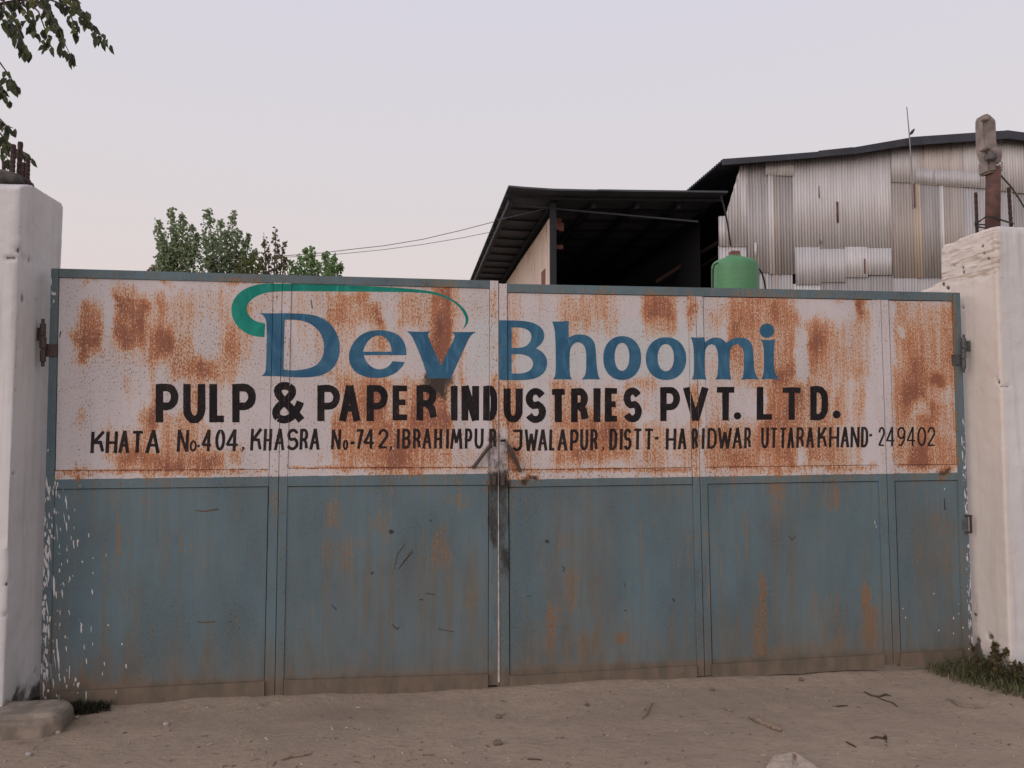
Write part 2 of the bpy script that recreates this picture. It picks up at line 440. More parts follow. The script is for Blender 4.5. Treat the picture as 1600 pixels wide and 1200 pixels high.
# ------------------------------------------------------------------ stains on the gate, in photo pixels
RUST = [(86,420,733.5,736.5,.75),(450,764,730,732.6,.8),(793,1080,731.5,734.6,.75),(1104,1372,728,730.6,.7),(1397,1495,725,727.6,.6),(86,420,1064,1084,.5),  # x0,x1,y0,y1,strength
 (125,159,470,548,.85),(111,127,511,542,.65),(122,136,546,566,.55),(177,234,459,530,.92),(186,226,526,542,.6),(182,218,438,460,.48),
 (240,262,459,505,.82),(237,272,503,557,.78),(225,305,520,564,.66),(265,302,455,520,.42),(300,342,550,598,.78),(275,345,448,500,.3),
 (130,158,434,449,.5),(250,274,440,449,.5),(232,246,556,665,.62),(217,245,635,669,.7),(265,340,560,590,.72),(296,312,598,642,.72),
 (252,322,640,673,.55),(180,350,704,736,.66),(160,232,668,722,.42),(250,335,668,712,.55),(308,348,708,733,.85),(240,285,718,734,.85),
 (195,208,585,622,.42),(120,137,640,668,.45),(84,142,734,750,.55),(142,420,737,744,.45),(340,405,435,447,.7),(340,358,443,505,.4),
 (355,395,460,560,.25),(340,378,700,730,.55),(120,124,722,750,.8),(340,372,505,600,.36),
 (510,563,457,514,.55),(524,545,457,505,.7),(544,576,452,473,.66),(561,601,475,514,.55),(584,596,474,512,.75),(623,661,456,514,.6),
 (671,706,446,592,.95),(682,695,455,600,1.15),(566,625,520,557,.5),(588,600,515,560,.72),(500,560,510,592,.4),(521,704,585,733,.56),
 (640,705,598,666,.85),(615,704,655,732,.68),(532,612,594,664,.58),(498,506,709,724,.8),(522,540,655,722,.68),(720,726,550,603,.8),
 (717,726,590,680,.5),(765,779,448,516,.45),(766,779,590,622,.75),(766,779,650,700,.6),(453,555,728,732,1.0),(555,760,729,732,.6),
 (644,658,728,741,.75),(700,765,700,738,.5),(640,720,450,500,.35),(455,520,445,560,.2),(560,640,655,735,.3),(575,588,600,640,.8),
 (868,973,458,526,.52),(885,973,488,528,.22),(1000,1057,457,526,.7),(1008,1042,457,508,.5),(790,817,454,545,.42),(798,810,510,592,.62),
 (1075,1088,460,526,.65),(1137,1242,463,598,.66),(1146,1186,494,532,.6),(1212,1240,465,595,.4),(777,817,592,662,.76),(859,897,594,662,.7),
 (893,930,612,662,.55),(938,980,606,662,.5),(975,1024,590,612,.55),(865,990,654,724,.72),(925,980,657,692,.7),(790,816,656,736,.82),
 (816,868,690,732,.42),(984,1082,662,733,.44),(1000,1010,668,720,.5),(1080,1094,594,742,.76),(1105,1242,658,733,.56),(1124,1240,700,735,.4),
 (1205,1230,465,500,.66),(1212,1252,483,597,.7),(1253,1299,499,547,.9),(1262,1300,540,597,.62),(1297,1343,502,600,.56),(1336,1354,466,496,.82),
 (1280,1330,455,470,.5),(1341,1362,490,600,.36),(1195,1297,600,660,.66),(1202,1256,625,655,.55),(1314,1354,605,668,.42),(1300,1316,600,660,.68),
 (1186,1310,655,730,.66),(1310,1345,697,730,.52),(1338,1346,640,700,.5),(1396,1494,466,730,.60),(1398,1425,502,560,.5),(1410,1442,600,664,.55),
 (1418,1497,686,726,.55),(1458,1480,582,608,1.0),(1464,1485,726,752,1.1),(1486,1496,470,660,.5),(1100,1140,600,735,.25),(1215,1226,726,742,.8),
 (1290,1375,728,738,.5),(800,1075,732,738,.5),(1105,1136,480,600,.25),
 # blue part
 (502,536,778,828,.55),(502,552,840,889,.52),(556,569,836,862,.55),(577,608,796,841,.45),(679,701,820,883,.58),(697,737,772,792,.48),
 (724,743,916,955,.48),(853,872,946,1027,.60),(880,938,988,1027,.44),(960,977,991,1008,.85),(868,892,835,860,.42),(873,908,888,958,.36),
 (925,938,817,846,.4),(1001,1011,808,858,.35),(1183,1199,898,952,.8),(1174,1199,948,1030,.6),(1174,1322,1005,1034,.55),(1202,1227,754,774,.78),
 (1205,1224,772,856,.46),(1286,1317,757,796,.55),(1345,1359,910,958,.8),(1348,1368,955,1021,.72),(1250,1322,918,1009,.36),(1424,1484,800,900,.25),
 (1160,1172,780,850,.42),(178,186,764,860,.42),(216,234,776,788,.55),(86,420,1055,1082,.35),(443,763,1045,1062,.45),(797,1090,1036,1057,.4),
 (812,845,742,756,1.0),(760,800,745,765,.6),(1110,1370,742,755,.3),(660,720,742,757,.3),(140,180,760,800,.2),(1465,1480,748,752,.9)]
CLEAN = [(1242,1263,510,597,.9),(1246,1264,695,722,.9),(1425,1447,628,650,.55),(1404,1415,512,527,.7),(930,1000,470,545,.25),(832,870,700,730,.5),
 (603,614,600,660,.55),(706,765,450,735,.35),(850,862,500,590,.5),(940,950,520,590,.4),(1000,1008,525,590,.35),(1445,1492,605,625,.35),(996,1003,660,730,.6),
 (160,176,440,600,.55),(1376,1396,460,735,.6),(455,500,590,720,.35)]
GREASE = [(762,798,686,740,.52),(765,795,737,772,.85),(766,779,775,860,.36),(780,794,775,900,.36),(764,779,640,700,.4),(779,792,640,700,.35),(763,779,760,860,.55),(780,796,760,900,.45),(813,845,743,755,.8),
 (763,797,860,1070,.25),(660,708,572,612,.75),(672,700,596,625,.6),(683,694,470,600,.4),(1464,1484,728,742,.7),(1096,1106,880,945,.3),(1498,1520,805,835,.6)]

def boxes(lst, x, y, sx, sy, X0=None, Y0=None):
    X0, Y0 = (x if X0 is None else X0), (y if Y0 is None else Y0)
    k = 1.0
    for x0, x1, y0, y1, s in lst:
        ax, ay = min(sx, max(1.5, (x1 - x0) * .35)), min(sy, max(1.5, (y1 - y0) * .35))
        xx, yy = (X0, y * .15 + Y0 * .85) if y1 - y0 < 7 else (x, y)
        mx = sstep(x0 - ax, x0 + ax, xx) * (1 - sstep(x1 - ax, x1 + ax, xx))
        my = sstep(y0 - ay, y0 + ay, yy) * (1 - sstep(y1 - ay, y1 + ay, yy))
        k = k * (1 - np.minimum(mx * my * s, 0.999)) if s <= 1 else k * (1 - np.minimum(mx * my, .98))
    return 1 - k

def blue_line(x):
    return np.where(x < 779, 749 - (x - 85) * 0.0134, 749.5 - (x - 795) * 0.0158)

def wear_fields(x, y, blue_all):
    wx = x + (fbm(x / 22, y / 30) - .5) * 16 + (fbm(x / 6 + 40, y / 9) - .5) * 7
    wy = y + (fbm(x / 18 + 9, y / 40 + 3) - .5) * 30 + (fbm(x / 5, y / 12 + 70) - .5) * 10
    rust = boxes(RUST, wx, wy, 8, 15, x, y)
    wash = boxes(RUST, wx + (fbm(x / 5 + 4, y / 200) - .5) * 10, wy - 34, 7, 26, x, y - 34) * np.clip(fbm(x / 7 + 31, y / 160) * 1.5 - .35, 0, 1)
    rust = 1 - (1 - np.minimum(rust, .999)) * (1 - 0.5 * wash)
    rust = rust * (1 - boxes(CLEAN, wx, wy, 4.5, 9))
    rust = np.clip(rust * (0.50 + 0.72 * fbm(x / 26 + 3, y / 60)) + 0.06 + 0.22 * sstep(.45, .75, fbm(x / 60 + 20, y / 110)), 0, 1.2)
    blue = np.ones_like(x) if blue_all else np.clip((y - blue_line(x)) / 8 + 0.5, 0, 1)
    rust = np.where(blue > .5, np.minimum(rust, 1) * 0.80, rust)
    grease = boxes(GREASE, wx, wy, 5, 8)
    low = np.interp(x, [60, 779, 1521], [1080, 1055, 1018])        # foot of the sheets
    d = low - y
    dust = np.clip(0.95 * (1 - sstep(-6, 14, d)) + 0.55 * (1 - sstep(0, 130, d)) * (0.5 + fbm(x / 40, y / 60 + 8)), 0, 1)
    dust = np.maximum(dust, boxes([(1424, 1490, 790, 990, .4), (505, 760, 860, 1060, .4), (850, 960, 760, 1040, .35), (1200, 1260, 770, 1000, .3)], wx, wy, 20, 40))
    drip = np.zeros_like(x)
    m = (y > 735)
    drip = np.maximum(drip, m * 0.30 * (1 - sstep(95, 200, x)))
    drip = np.maximum(drip, 0.43 * (x < 82 - (y - 419) * 0.016 + 2) * sstep(560, 800, y))
    drip = np.maximum(drip, 0.36 * (x < 90) * (y < 500))
    drip = np.maximum(drip, 0.41 * (x > 1497 + (y - 457) * 0.03) * sstep(560, 640, y))
    halo = boxes([(792, 1100, 500, 592, .7), (735, 779, 495, 592, .75), (1096, 1215, 505, 592, .35), (820, 868, 604, 660, .3)], wx, wy, 8, 8)
    rust = rust * (1 - 0.35 * halo)
    return rust, grease, dust, blue, drip, halo

def quad_pt(q, u, v):
    (x0, y0), (x1, y1), (x2, y2), (x3, y3) = q
    return ((1 - v) * ((1 - u) * x0 + u * x1) + v * ((1 - u) * x3 + u * x2),
            (1 - v) * ((1 - u) * y0 + u * y1) + v * ((1 - u) * y3 + u * y2))

def slab(name, q, y, thick, parent, blue_all=False, res=3.0, warp=0.0):
    """a steel sheet or bar whose front lies on the upright plane y; q = its four photo corners"""
    w = math.dist(q[0], q[1]); h = math.dist(q[0], q[3])
    nu, nv = max(2, int(w / res)) + 1, max(2, int(h / res)) + 1
    u, v = np.meshgrid(np.linspace(0, 1, nu), np.linspace(0, 1, nv))
    px, py = quad_pt(q, u.ravel(), v.ravel())
    P = grid_xz(px, py, y)
    if warp:
        edge = (np.minimum(u, 1 - u) * np.minimum(v, 1 - v)).ravel()
        P[:, 1] += warp * (fbm(P[:, 0] * 2.2, P[:, 2] * 2.2) - 0.5) * np.minimum(edge * 40, 1) * 2
    idx = np.arange(nu * nv).reshape(nv, nu)
    fs = np.stack([idx[:-1, :-1], idx[1:, :-1], idx[1:, 1:], idx[:-1, 1:]], -1).reshape(-1, 4).tolist()
    ring = list(idx[0, :]) + list(idx[1:, -1]) + list(idx[-1, -2::-1]) + list(idx[-2:0:-1, 0])
    n0 = nu * nv
    bf = P[ring].copy(); bb = P[ring].copy(); bb[:, 1] = y + thick
    V = np.vstack([P, bf, bb])
    k = len(ring)
    for i in range(k):
        j = (i + 1) % k
        fs.append([n0 + i, n0 + j, n0 + k + j, n0 + k + i])
    fs.append([n0 + k + i for i in range(k)])
    F_ = wear_fields(px, py, blue_all)
    F_ = [np.concatenate([f, f[ring], f[ring]]) for f in F_]
    o = mesh(name, V, fs, M_GATE, parent)
    for an, trio in (('wear', F_[:3]), ('coat', F_[3:])):
        a = o.data.attributes.new(an, 'FLOAT_VECTOR', 'POINT')
        a.data.foreach_set('vector', np.stack(trio, -1).astype(np.float32).ravel())
    return o

BAR_Y = -0.007
leafL = empty('gate_leaf', at_y(80, 1100), 'left leaf of the rusty painted steel gate, bearing the green swoosh', 'gate', 'leaves of the gate')
leafR = empty('gate_leaf', at_y(1500, 1040), 'right leaf of the rusty painted steel gate, hinged on the crumbling warm-tinted pillar side', 'gate', 'leaves of the gate')

def lin(a, b, c, d):            # bar from its two top points and two bottom points
    return [a, b, d, c]
BARS = []                        # quads of everything proud of the sheets
def bar(name, q, leaf, blue=False, y=BAR_Y, thick=0.045):
    BARS.append((q, y))
    return slab(name, q, y, thick, leaf, blue, 3.0)
SHEETS = []
def sheet(q, leaf):
    SHEETS.append(q)
    return slab('panel', q, 0.0, 0.004, leaf, False, 3.0)

# left leaf
bar('outer_stile', [(80, 419.2), (91.6, 419.5), (77.5, 1096), (62, 1098)], leafL, True)
bar('top_rail', [(92.4, 419.5), (765, 438.3), (765, 450.2), (92.2, 433.2)], leafL, True)
bar('meeting_stile', [(765.6, 438.3), (778.4, 438.8), (778.4, 1070), (763.2, 1071)], leafL)
bar('middle_stile', [(427.5, 441.4), (440.6, 441.9), (428.6, 1086), (413, 1087)], leafL)
bar('middle_stile', [(441.6, 442), (455, 442.3), (442.5, 1085), (429.7, 1086)], leafL, y=-0.0055)
bar('middle_rail', [(86.2, 736), (420.2, 733.7), (419.6, 760), (84.6, 764)], leafL)
bar('middle_rail', [(449.8, 732), (764.4, 730.5), (764.1, 757.5), (449.2, 759.6)], leafL)
bar('bottom_rail', [(78, 1082), (412.6, 1065), (412.4, 1092), (77.4, 1110)], leafL, True, -0.024)
bar('bottom_rail', [(443.3, 1063), (762.8, 1054), (762.6, 1078), (443, 1092)], leafL, True, -0.024)
sheet([(93, 434.2), (426.6, 442), (420, 732.9), (87, 735.2)], leafL)
sheet([(455.9, 443), (764.7, 451.2), (763.9, 729.7), (450, 731.2)], leafL)
sheet([(85.4, 765), (418.8, 761), (412.6, 1064), (78.8, 1081)], leafL)
sheet([(449.2, 760.6), (763, 758.5), (762.4, 1053), (443.6, 1062)], leafL)
# right leaf
bar('meeting_stile', [(779.8, 443), (792, 443.4), (796, 1074), (781.2, 1076)], leafR)
bar('top_rail', [(792.6, 443.4), (1487.6, 457), (1488, 470), (792.8, 456.6)], leafR, True)
bar('outer_stile', [(1488.3, 457), (1500, 457.3), (1521, 1030), (1504.8, 1031)], leafR, True)
bar('middle_stile', [(1075.5, 462.6), (1086.3, 462.9), (1100.6, 1056), (1089.8, 1057)], leafR)
bar('middle_stile', [(1087.2, 462.9), (1098, 463.2), (1112.8, 1055), (1101.6, 1056)], leafR, y=-0.0055)
bar('middle_stile', [(1363.5, 468.2), (1375.6, 468.5), (1395.4, 1038), (1383, 1039)], leafR)
bar('middle_stile', [(1376.5, 468.5), (1388, 468.7), (1407.6, 1037), (1396.4, 1038)], leafR, y=-0.0055)
bar('middle_rail', [(794.4, 735), (1080.6, 731), (1081.4, 756.5), (794.8, 761)], leafR)
bar('middle_rail', [(1104.8, 730.6), (1372, 727), (1373, 751.5), (1105.4, 756)], leafR)
bar('middle_rail', [(1397.2, 727), (1495.6, 726), (1496.4, 750), (1398, 751.3)], leafR)
bar('bottom_rail', [(796.4, 1057), (1089, 1040), (1089.4, 1062), (796.6, 1078)], leafR, True, -0.024)
bar('bottom_rail', [(1113.2, 1038.5), (1382.4, 1022.5), (1382.8, 1044), (1113.4, 1060)], leafR, True, -0.024)
bar('bottom_rail', [(1408.2, 1021.4), (1504, 1016), (1504.4, 1037), (1408.4, 1042)], leafR, True, -0.024)
sheet([(793, 457.7), (1074.6, 463), (1080.4, 730), (794.4, 734.1)], leafR)
sheet([(1098.9, 464), (1362.7, 468.8), (1372.2, 726.1), (1104.4, 729.7)], leafR)
sheet([(1388.9, 469.8), (1487.2, 471), (1495.2, 725.2), (1397.2, 726.1)], leafR)
sheet([(795.8, 762), (1081.8, 757.5), (1088.8, 1039.1), (797, 1056)], leafR)
sheet([(1106, 757), (1373, 752.5), (1382.2, 1021.7), (1113.4, 1037.6)], leafR)
sheet([(1398.8, 752.3), (1496.6, 750.9), (1503.8, 1015.2), (1408, 1020.5)], leafR)
M_GAP_BLOCK = simple('gap_block_dark', (0.03, 0.03, 0.032), 0.8)  # for a sheet added behind each leaf to block light and darken gaps
for leaf_, q_ in ((leafL, [(82, 422), (777, 440), (777, 1072), (65, 1096)]), (leafR, [(781, 445), (1498, 459), (1518, 1030), (783, 1074)])):
    mesh('gap_light_block', [at_y(x, y, d) for d in (0.02, 0.024) for x, y in q_], [(0, 1, 2, 3), (7, 6, 5, 4), (0, 4, 5, 1), (1, 5, 6, 2), (2, 6, 7, 3), (3, 7, 4, 0)], M_GAP_BLOCK, leaf_)
# pale strip standing for the light seen through the gap between the leaves
mesh('gap_light_strip', [at_y(778.2, 756, -0.012), at_y(779.4, 756, -0.012), at_y(780.8, 1066, -0.012), at_y(777.8, 1066, -0.012),
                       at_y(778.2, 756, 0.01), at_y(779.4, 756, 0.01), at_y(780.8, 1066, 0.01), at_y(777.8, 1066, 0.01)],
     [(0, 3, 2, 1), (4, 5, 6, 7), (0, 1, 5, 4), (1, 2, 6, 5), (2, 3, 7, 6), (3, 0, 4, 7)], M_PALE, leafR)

# ------------------------------------------------------------------ lettering
def inside(poly, x, y):
    c = False
    n = len(poly)
    for i in range(n):
        x0, y0 = poly[i]; x1, y1 = poly[i - 1]
        if (y0 > y) != (y1 > y) and x < (x1 - x0) * (y - y0) / (y1 - y0) + x0:
            c = not c
    return c

def paint(name, shapes, mat, parent, lift=0.0009):
    """paint film: shapes = [(outline, [holes])] in photo pixels; follows bars and sheets of the gate"""
    verts, edges, cells = [], [], []
    def add(loop):
        b = len(verts)
        verts.extend(Vector((float(x), float(y))) for x, y in loop)
        edges.extend((b + i, b + (i + 1) % len(loop)) for i in range(len(loop)))
    for o, hs in shapes:
        add(o)
        for h in hs: add(h)
    xs = [v.x for v in verts]; ys = [v.y for v in verts]
    bx0, bx1, by0, by1 = min(xs) - 2, max(xs) + 2, min(ys) - 2, max(ys) + 2
    regs = []
    for q, y in BARS: regs.append((q, y))
    for q in SHEETS: regs.append((q, 0.0))
    use = []
    for q, y in regs:
        qx = [p[0] for p in q]; qy = [p[1] for p in q]
        if max(qx) < bx0 or min(qx) > bx1 or max(qy) < by0 or min(qy) > by1: continue
        use.append((q, y)); add(q)
    V, E, Fc, *_ = delaunay_2d_cdt(verts, edges, [], 0, 1e-4)
    groups = {}
    OV, OF, cache = [], [], {}
    boxes_ = [(min(p[0] for p in o), max(p[0] for p in o), min(p[1] for p in o), max(p[1] for p in o)) for o, _ in shapes]
    for f in Fc:
        cx = sum(V[i].x for i in f) / 3; cy = sum(V[i].y for i in f) / 3
        hit = False
        for (o, hs), b in zip(shapes, boxes_):
            if b[0] <= cx <= b[1] and b[2] <= cy <= b[3] and inside(o, cx, cy) and not any(inside(h, cx, cy) for h in hs):
                hit = True; break
        if not hit: continue
        for ri, (q, y) in enumerate(use):
            if inside(q, cx, cy):
                tri = []
                for i in f:
                    if (i, y) not in cache:
                        cache[(i, y)] = len(OV)
                        OV.append(at_y(V[i].x, V[i].y, y - lift))
                    tri.append(cache[(i, y)])
                a, b, c = (Vector(OV[i]) for i in tri)
                if (b - a).cross(c - a).y > 0: tri = tri[::-1]
                OF.append(tri)
                break
    return mesh(name, OV, OF, mat, parent)

def chaikin(poly, it=2, lim=50):
    for _ in range(it):
        out = []
        n = len(poly)
        for i in range(n):
            p0, p, p1 = Vector(poly[i - 1]), Vector(poly[i]), Vector(poly[(i + 1) % n])
            a, b = p - p0, p1 - p
            if a.length < 1e-6 or b.length < 1e-6: continue
            if math.degrees(a.angle(b)) < lim and math.degrees(a.angle(b)) > 3:
                out.append(tuple(p - a * 0.25)); out.append(tuple(p + b * 0.25))
            else:
                out.append(tuple(p))
        poly = out
    return poly

def ribbon(pts, w, jitter=0.25):
    pts = [Vector(p) for p in pts]
    pts = [p for i, p in enumerate(pts) if i == 0 or (p - pts[i - 1]).length > 0.05]
    L, R_ = [], []
    n = len(pts)
    for i, p in enumerate(pts):
        if i == 0: d = (pts[1] - p).normalized(); m = Vector((-d.y, d.x)); s = 1
        elif i == n - 1: d = (p - pts[i - 1]).normalized(); m = Vector((-d.y, d.x)); s = 1
        else:
            d0 = (p - pts[i - 1]).normalized(); d1 = (pts[i + 1] - p).normalized()
            t = d0 + d1
            if t.length < 1e-4: t = d0
            t.normalize(); m = Vector((-t.y, t.x))
            s = min(1.0 / max(0.45, m.dot(Vector((-d0.y, d0.x)))), 1.6)
        ww = w * 0.5 * s * (1 + random.uniform(-jitter, jitter) * 0.25)
        L.append(tuple(p + m * ww)); R_.append(tuple(p - m * ww))
    return L + R_[::-1]

def arc(cx, cy, rx, ry, a0, a1, n=9):
    return [(cx + rx * math.cos(math.radians(a0 + (a1 - a0) * i / n)), cy + ry * math.sin(math.radians(a0 + (a1 - a0) * i / n))) for i in range(n + 1)]

# strokes in a unit box, x right, y up; a third entry in a stroke tuple scales its width
GL = {
 'A': [[(0, 0), (.5, 1)], [(.5, 1), (1, 0)], [(.2, .32), (.8, .32)]],
 'B': [[(0, 0), (0, 1)], [(0, 1), (.5, 1)] + arc(.5, .76, .42, .24, 90, -90)[1:] + [(0, .52)], [(0, .52), (.5, .52)] + arc(.5, .26, .5, .26, 90, -90)[1:] + [(0, 0)]],
 'D': [[(0, 0), (0, 1)], [(0, 1), (.4, 1)] + arc(.4, .65, .6, .35, 90, 0)[1:] + arc(.4, .35, .6, .35, 0, -90) + [(0, 0)]],
 'E': [[(0, 0), (0, 1)], [(0, 1), (1, 1)], [(0, .52), (.85, .52)], [(0, 0), (1, 0)]],
 'H': [[(0, 0), (0, 1)], [(1, 0), (1, 1)], [(0, .48), (1, .48)]],
 'I': [[(.5, 0), (.5, 1)]],
 'J': [[(0, 1), (1, 1)], [(.85, 1), (.85, .25)] + arc(.45, .25, .4, .25, 0, -150)],
 'K': [[(0, 0), (0, 1)], [(1, 1), (.05, .45)], [(.1, .5), (.75, .5), (1, .0)]],
 'L': [[(0, 1), (0, 0)], [(0, 0), (1, 0)]],
 'M': [[(0, 0), (.18, 1)], [(.18, 1), (.5, .3)], [(.5, .3), (.82, 1)], [(.82, 1), (1, 0)]],
 'N': [[(0, 0), (0, 1)], [(0, 1), (1, 0)], [(1, 0), (1, 1)]],
 'P': [[(0, 0), (0, 1)], [(0, 1), (.5, 1)] + arc(.5, .70, .5, .30, 90, -90)[1:] + [(0, .40)]],
 'R': [[(0, 0), (0, 1)], [(0, 1), (.5, 1)] + arc(.5, .74, .44, .26, 90, -90)[1:] + [(0, .48)], [(.5, .48), (.85, .32), (1, 0)]],
 'S': [[(.98, .84)] + arc(.5, .74, .46, .26, 40, 250, 10) + arc(.5, .27, .5, .27, 70, -140, 10) + [(.02, .16)]],
 'T': [[(0, 1), (1, 1)], [(.5, 1), (.5, 0)]],
 'U': [[(0, 1), (0, .34)] + arc(.5, .34, .5, .34, 180, 360, 12) + [(1, 1)]],
 'V': [[(0, 1), (.5, 0)], [(.5, 0), (1, 1)]],
 'W': [[(0, 1), (.24, 0)], [(.24, 0), (.5, .8)], [(.5, .8), (.76, 0)], [(.76, 0), (1, 1)]],
 '0': [arc(.5, .5, .5, .5, 90, 270, 12) + arc(.5, .5, .5, .5, -90, 92, 12)],
 'o': [arc(.5, .5, .5, .5, 90, 270, 12) + arc(.5, .5, .5, .5, -90, 92, 12)],
 '2': [[(.02, .72)] + arc(.5, .72, .46, .28, 170, -25, 12) + [(0, 0)], [(0, 0), (1, 0)]],
 '4': [[(.72, 1), (0, .27)], [(0, .27), (1.05, .27)], [(.72, 1), (.72, 0)]],
 '7': [[(0, 1), (1, 1)], [(1, 1), (.35, 0)]],
 '9': [arc(.5, .70, .46, .30, 0, 360, 14), [(.96, .70), (.9, .3), (.55, 0), (.15, .03)]],
 '-': [[(0, .5), (1, .5)]],
 ',': [[(.8, 1), (.75, .45), (.1, 0)]],
 '.': [arc(.5, .5, .28, .28, 0, 360, 10)],
}
def glyph(ch, x0, x1, y0, y1, w, skew=0.0):
    """y0 = top, y1 = bottom in photo pixels"""
    h = w / 2
    if ch == '-':
        return [([(x0, y0 + .4), (x1, y0 - .3), (x1 - .3, y1 - .3), (x0 + .2, y1)], [])]
    if ch == ',':
        return [([(x0 + 1.6, y0), (x1, y0 + .2), (x1 - .2, y0 + 3.6), (x0 + 1.2, y1), (x0, y1 - .3), (x0 + 2.0, y0 + 3.6)], [])]
    if ch == '.':
        r = (x1 - x0) / 2
        return [([((x0 + x1) / 2 + r * math.cos(a * math.pi / 9), (y0 + y1) / 2 + r * math.sin(a * math.pi / 9)) for a in range(18)], [])]
    out = []
    wide = 'AVMWK74N'
    for st in GL[ch]:
        pts = []
        for u, v in st:
            xx = x0 + h + u * (x1 - x0 - w) if ch != 'I' else (x0 + x1) / 2
            vert = v
            yy = y1 - vert * (y1 - y0)
            # strokes that bend or run level stay inside the box; upright strokes run its full height
            if not (len(st) == 2 and abs(st[0][1] - st[1][1]) > .5):
                yy = y1 - h * 0.9 - vert * (y1 - y0 - w * 0.9)
            if ch == 'U' and v == 1: yy = y0
            pts.append((xx + skew * (y1 - yy), yy))
        ww = w
        if len(st) == 2 and abs(st[0][1] - st[1][1]) < .05: ww = w * 0.86
        if ch in 'AVW' and len(st) == 2 and st[0][1] != st[1][1]: ww = w * 1.02
        out.append((ribbon(pts, ww), []))
    if ch in 'AV':            # close the apex
        ya = y0 if ch == 'A' else y1
        s = 1 if ch == 'A' else -1
        mid = (x0 + x1) / 2 + skew * (y1 - ya)
        out.append(([(mid - w * .62, ya), (mid + w * .62, ya), (mid + w * .3, ya + s * w * 1.2), (mid - w * .3, ya + s * w * 1.2)], []))
    return out

def amp(x0, x1, y0, y1, w):
    P = lambda u, v: (x0 + u * (x1 - x0), y1 - v * (y1 - y0))
    loop = [P(.93, .06), P(.70, .28), P(.30, .60), P(.17, .76), P(.22, .88), P(.40, .93), P(.60, .88), P(.66, .76), P(.58, .64), P(.36, .50), P(.16, .36),
            P(.12, .20), P(.24, .09), P(.46, .07), P(.66, .17), P(.82, .36), P(.90, .52)]
    sm = [loop[0]]
    for i in range(1, len(loop) - 1):
        a, b, c = Vector(loop[i - 1]), Vector(loop[i]), Vector(loop[i + 1])
        sm += [tuple(b.lerp(a, .3)), tuple(b.lerp(c, .3))]
    sm.append(loop[-1])
    # two pieces so that the crossing stays clean
    return [(ribbon(sm[:12], w, 0), []), (ribbon(sm[11:24], w, 0), []), (ribbon(sm[23:], w, 0), [])]

W2 = 10.8
line2L = [('P',243,279,600,660),('U',286,321,600,661),('L',327,356,600,660),('P',362.5,400,600,660),
          ('P',496,531.4,602,658),('A',529.6,563.3,602.5,658),('P',573,606,602,658),('E',613,641.6,602,657),('R',650.6,683,602,657),
          ('I',704.6,714.8,603,657),('N',721,748.5,603,657),('D',754.8,777.2,603,657)]
line2R = [('U',787,816.6,607,660),('S',820.6,853,606.5,660.5),('T',857,887.7,607.5,659.5),('R',892,919.6,607,659.6),('I',928,937.6,606.5,659.5),
          ('E',945,969.6,606,659),('S',973.6,1003,606,659.5),('P',1031.5,1062.5,605,658),('V',1067,1107,605.5,657),('T',1115,1152.5,604.5,657),
          ('.',1146.5,1158,644,655.5),('L',1182.5,1211.5,604.5,656),('T',1218,1256,605,656),('D',1266,1294,603.6,656.5),('.',1301,1313.6,641.4,654)]
def skewy(x, base):      # the sign writer's line
    return base
def words(line, gap):
    out, last = [], None
    for it in line:
        if last is None or it[1] - last > gap: out.append([])
        out[-1].append(it); last = it[2]
    return out
for w_ in words(line2L, 20):
    sh = []
    for c, a, b, t, d in w_: sh += glyph(c, a, b, t, d, 12.2 if c in 'PUL' and a < 410 else W2)
    paint('bold_lettering', sh, M_BLACK, leafL)
paint('bold_lettering', amp(424.5, 474.5, 597.5, 660.5, 12), M_BLACK, leafL)
for w_ in words(line2R, 20):
    sh = []
    for c, a, b, t, d in w_: sh += glyph(c, a, b, t, d, W2 if a < 1020 else 10.2)
    paint('bold_lettering', sh, M_BLACK, leafR)

line3L = [('K',141,163,674.5,708),('H',164.5,183,674,708),('A',184.5,202,673,707.6),('T',203.4,224.6,673,707.6),('A',226.5,249.5,672,708),
 ('N',276,294,671.6,706),('o',296,307,688,705.6),('.',308,312.4,694.6,699),('4',313.7,331,671.6,705),('0',335.5,351,671,704),('4',351.5,372.5,671,705),(',',376.5,382,698,706),
 ('K',390.6,408.7,670,704),('H',411,424,670,704),('A',427.5,444.5,670,703.4),('S',447,466,670,703.4),('R',467.5,481,670,702.6),('A',483,499.4,670,702.6),
 ('N',517,532,671,702),('o',535.4,544,687,703),('-',547.6,554,689.5,694.5),('7',554.4,568,670.5,701),('4',567,585.5,670.5,701),('2',590,607,670,701),(',',608,613,697,704.4),
 ('I',619.5,624.5,670,701),('B',628,641.6,670,701),('R',645,657.4,670,701),('A',659.5,674.5,670,701),('H',678,690.7,670,701),('I',696.6,701.4,670,701),
 ('M',703,722.6,670,701.5),('P',726,737.7,669.5,701),('U',741,755.3,669.5,701),('R',764.3,775.5,670,700)]
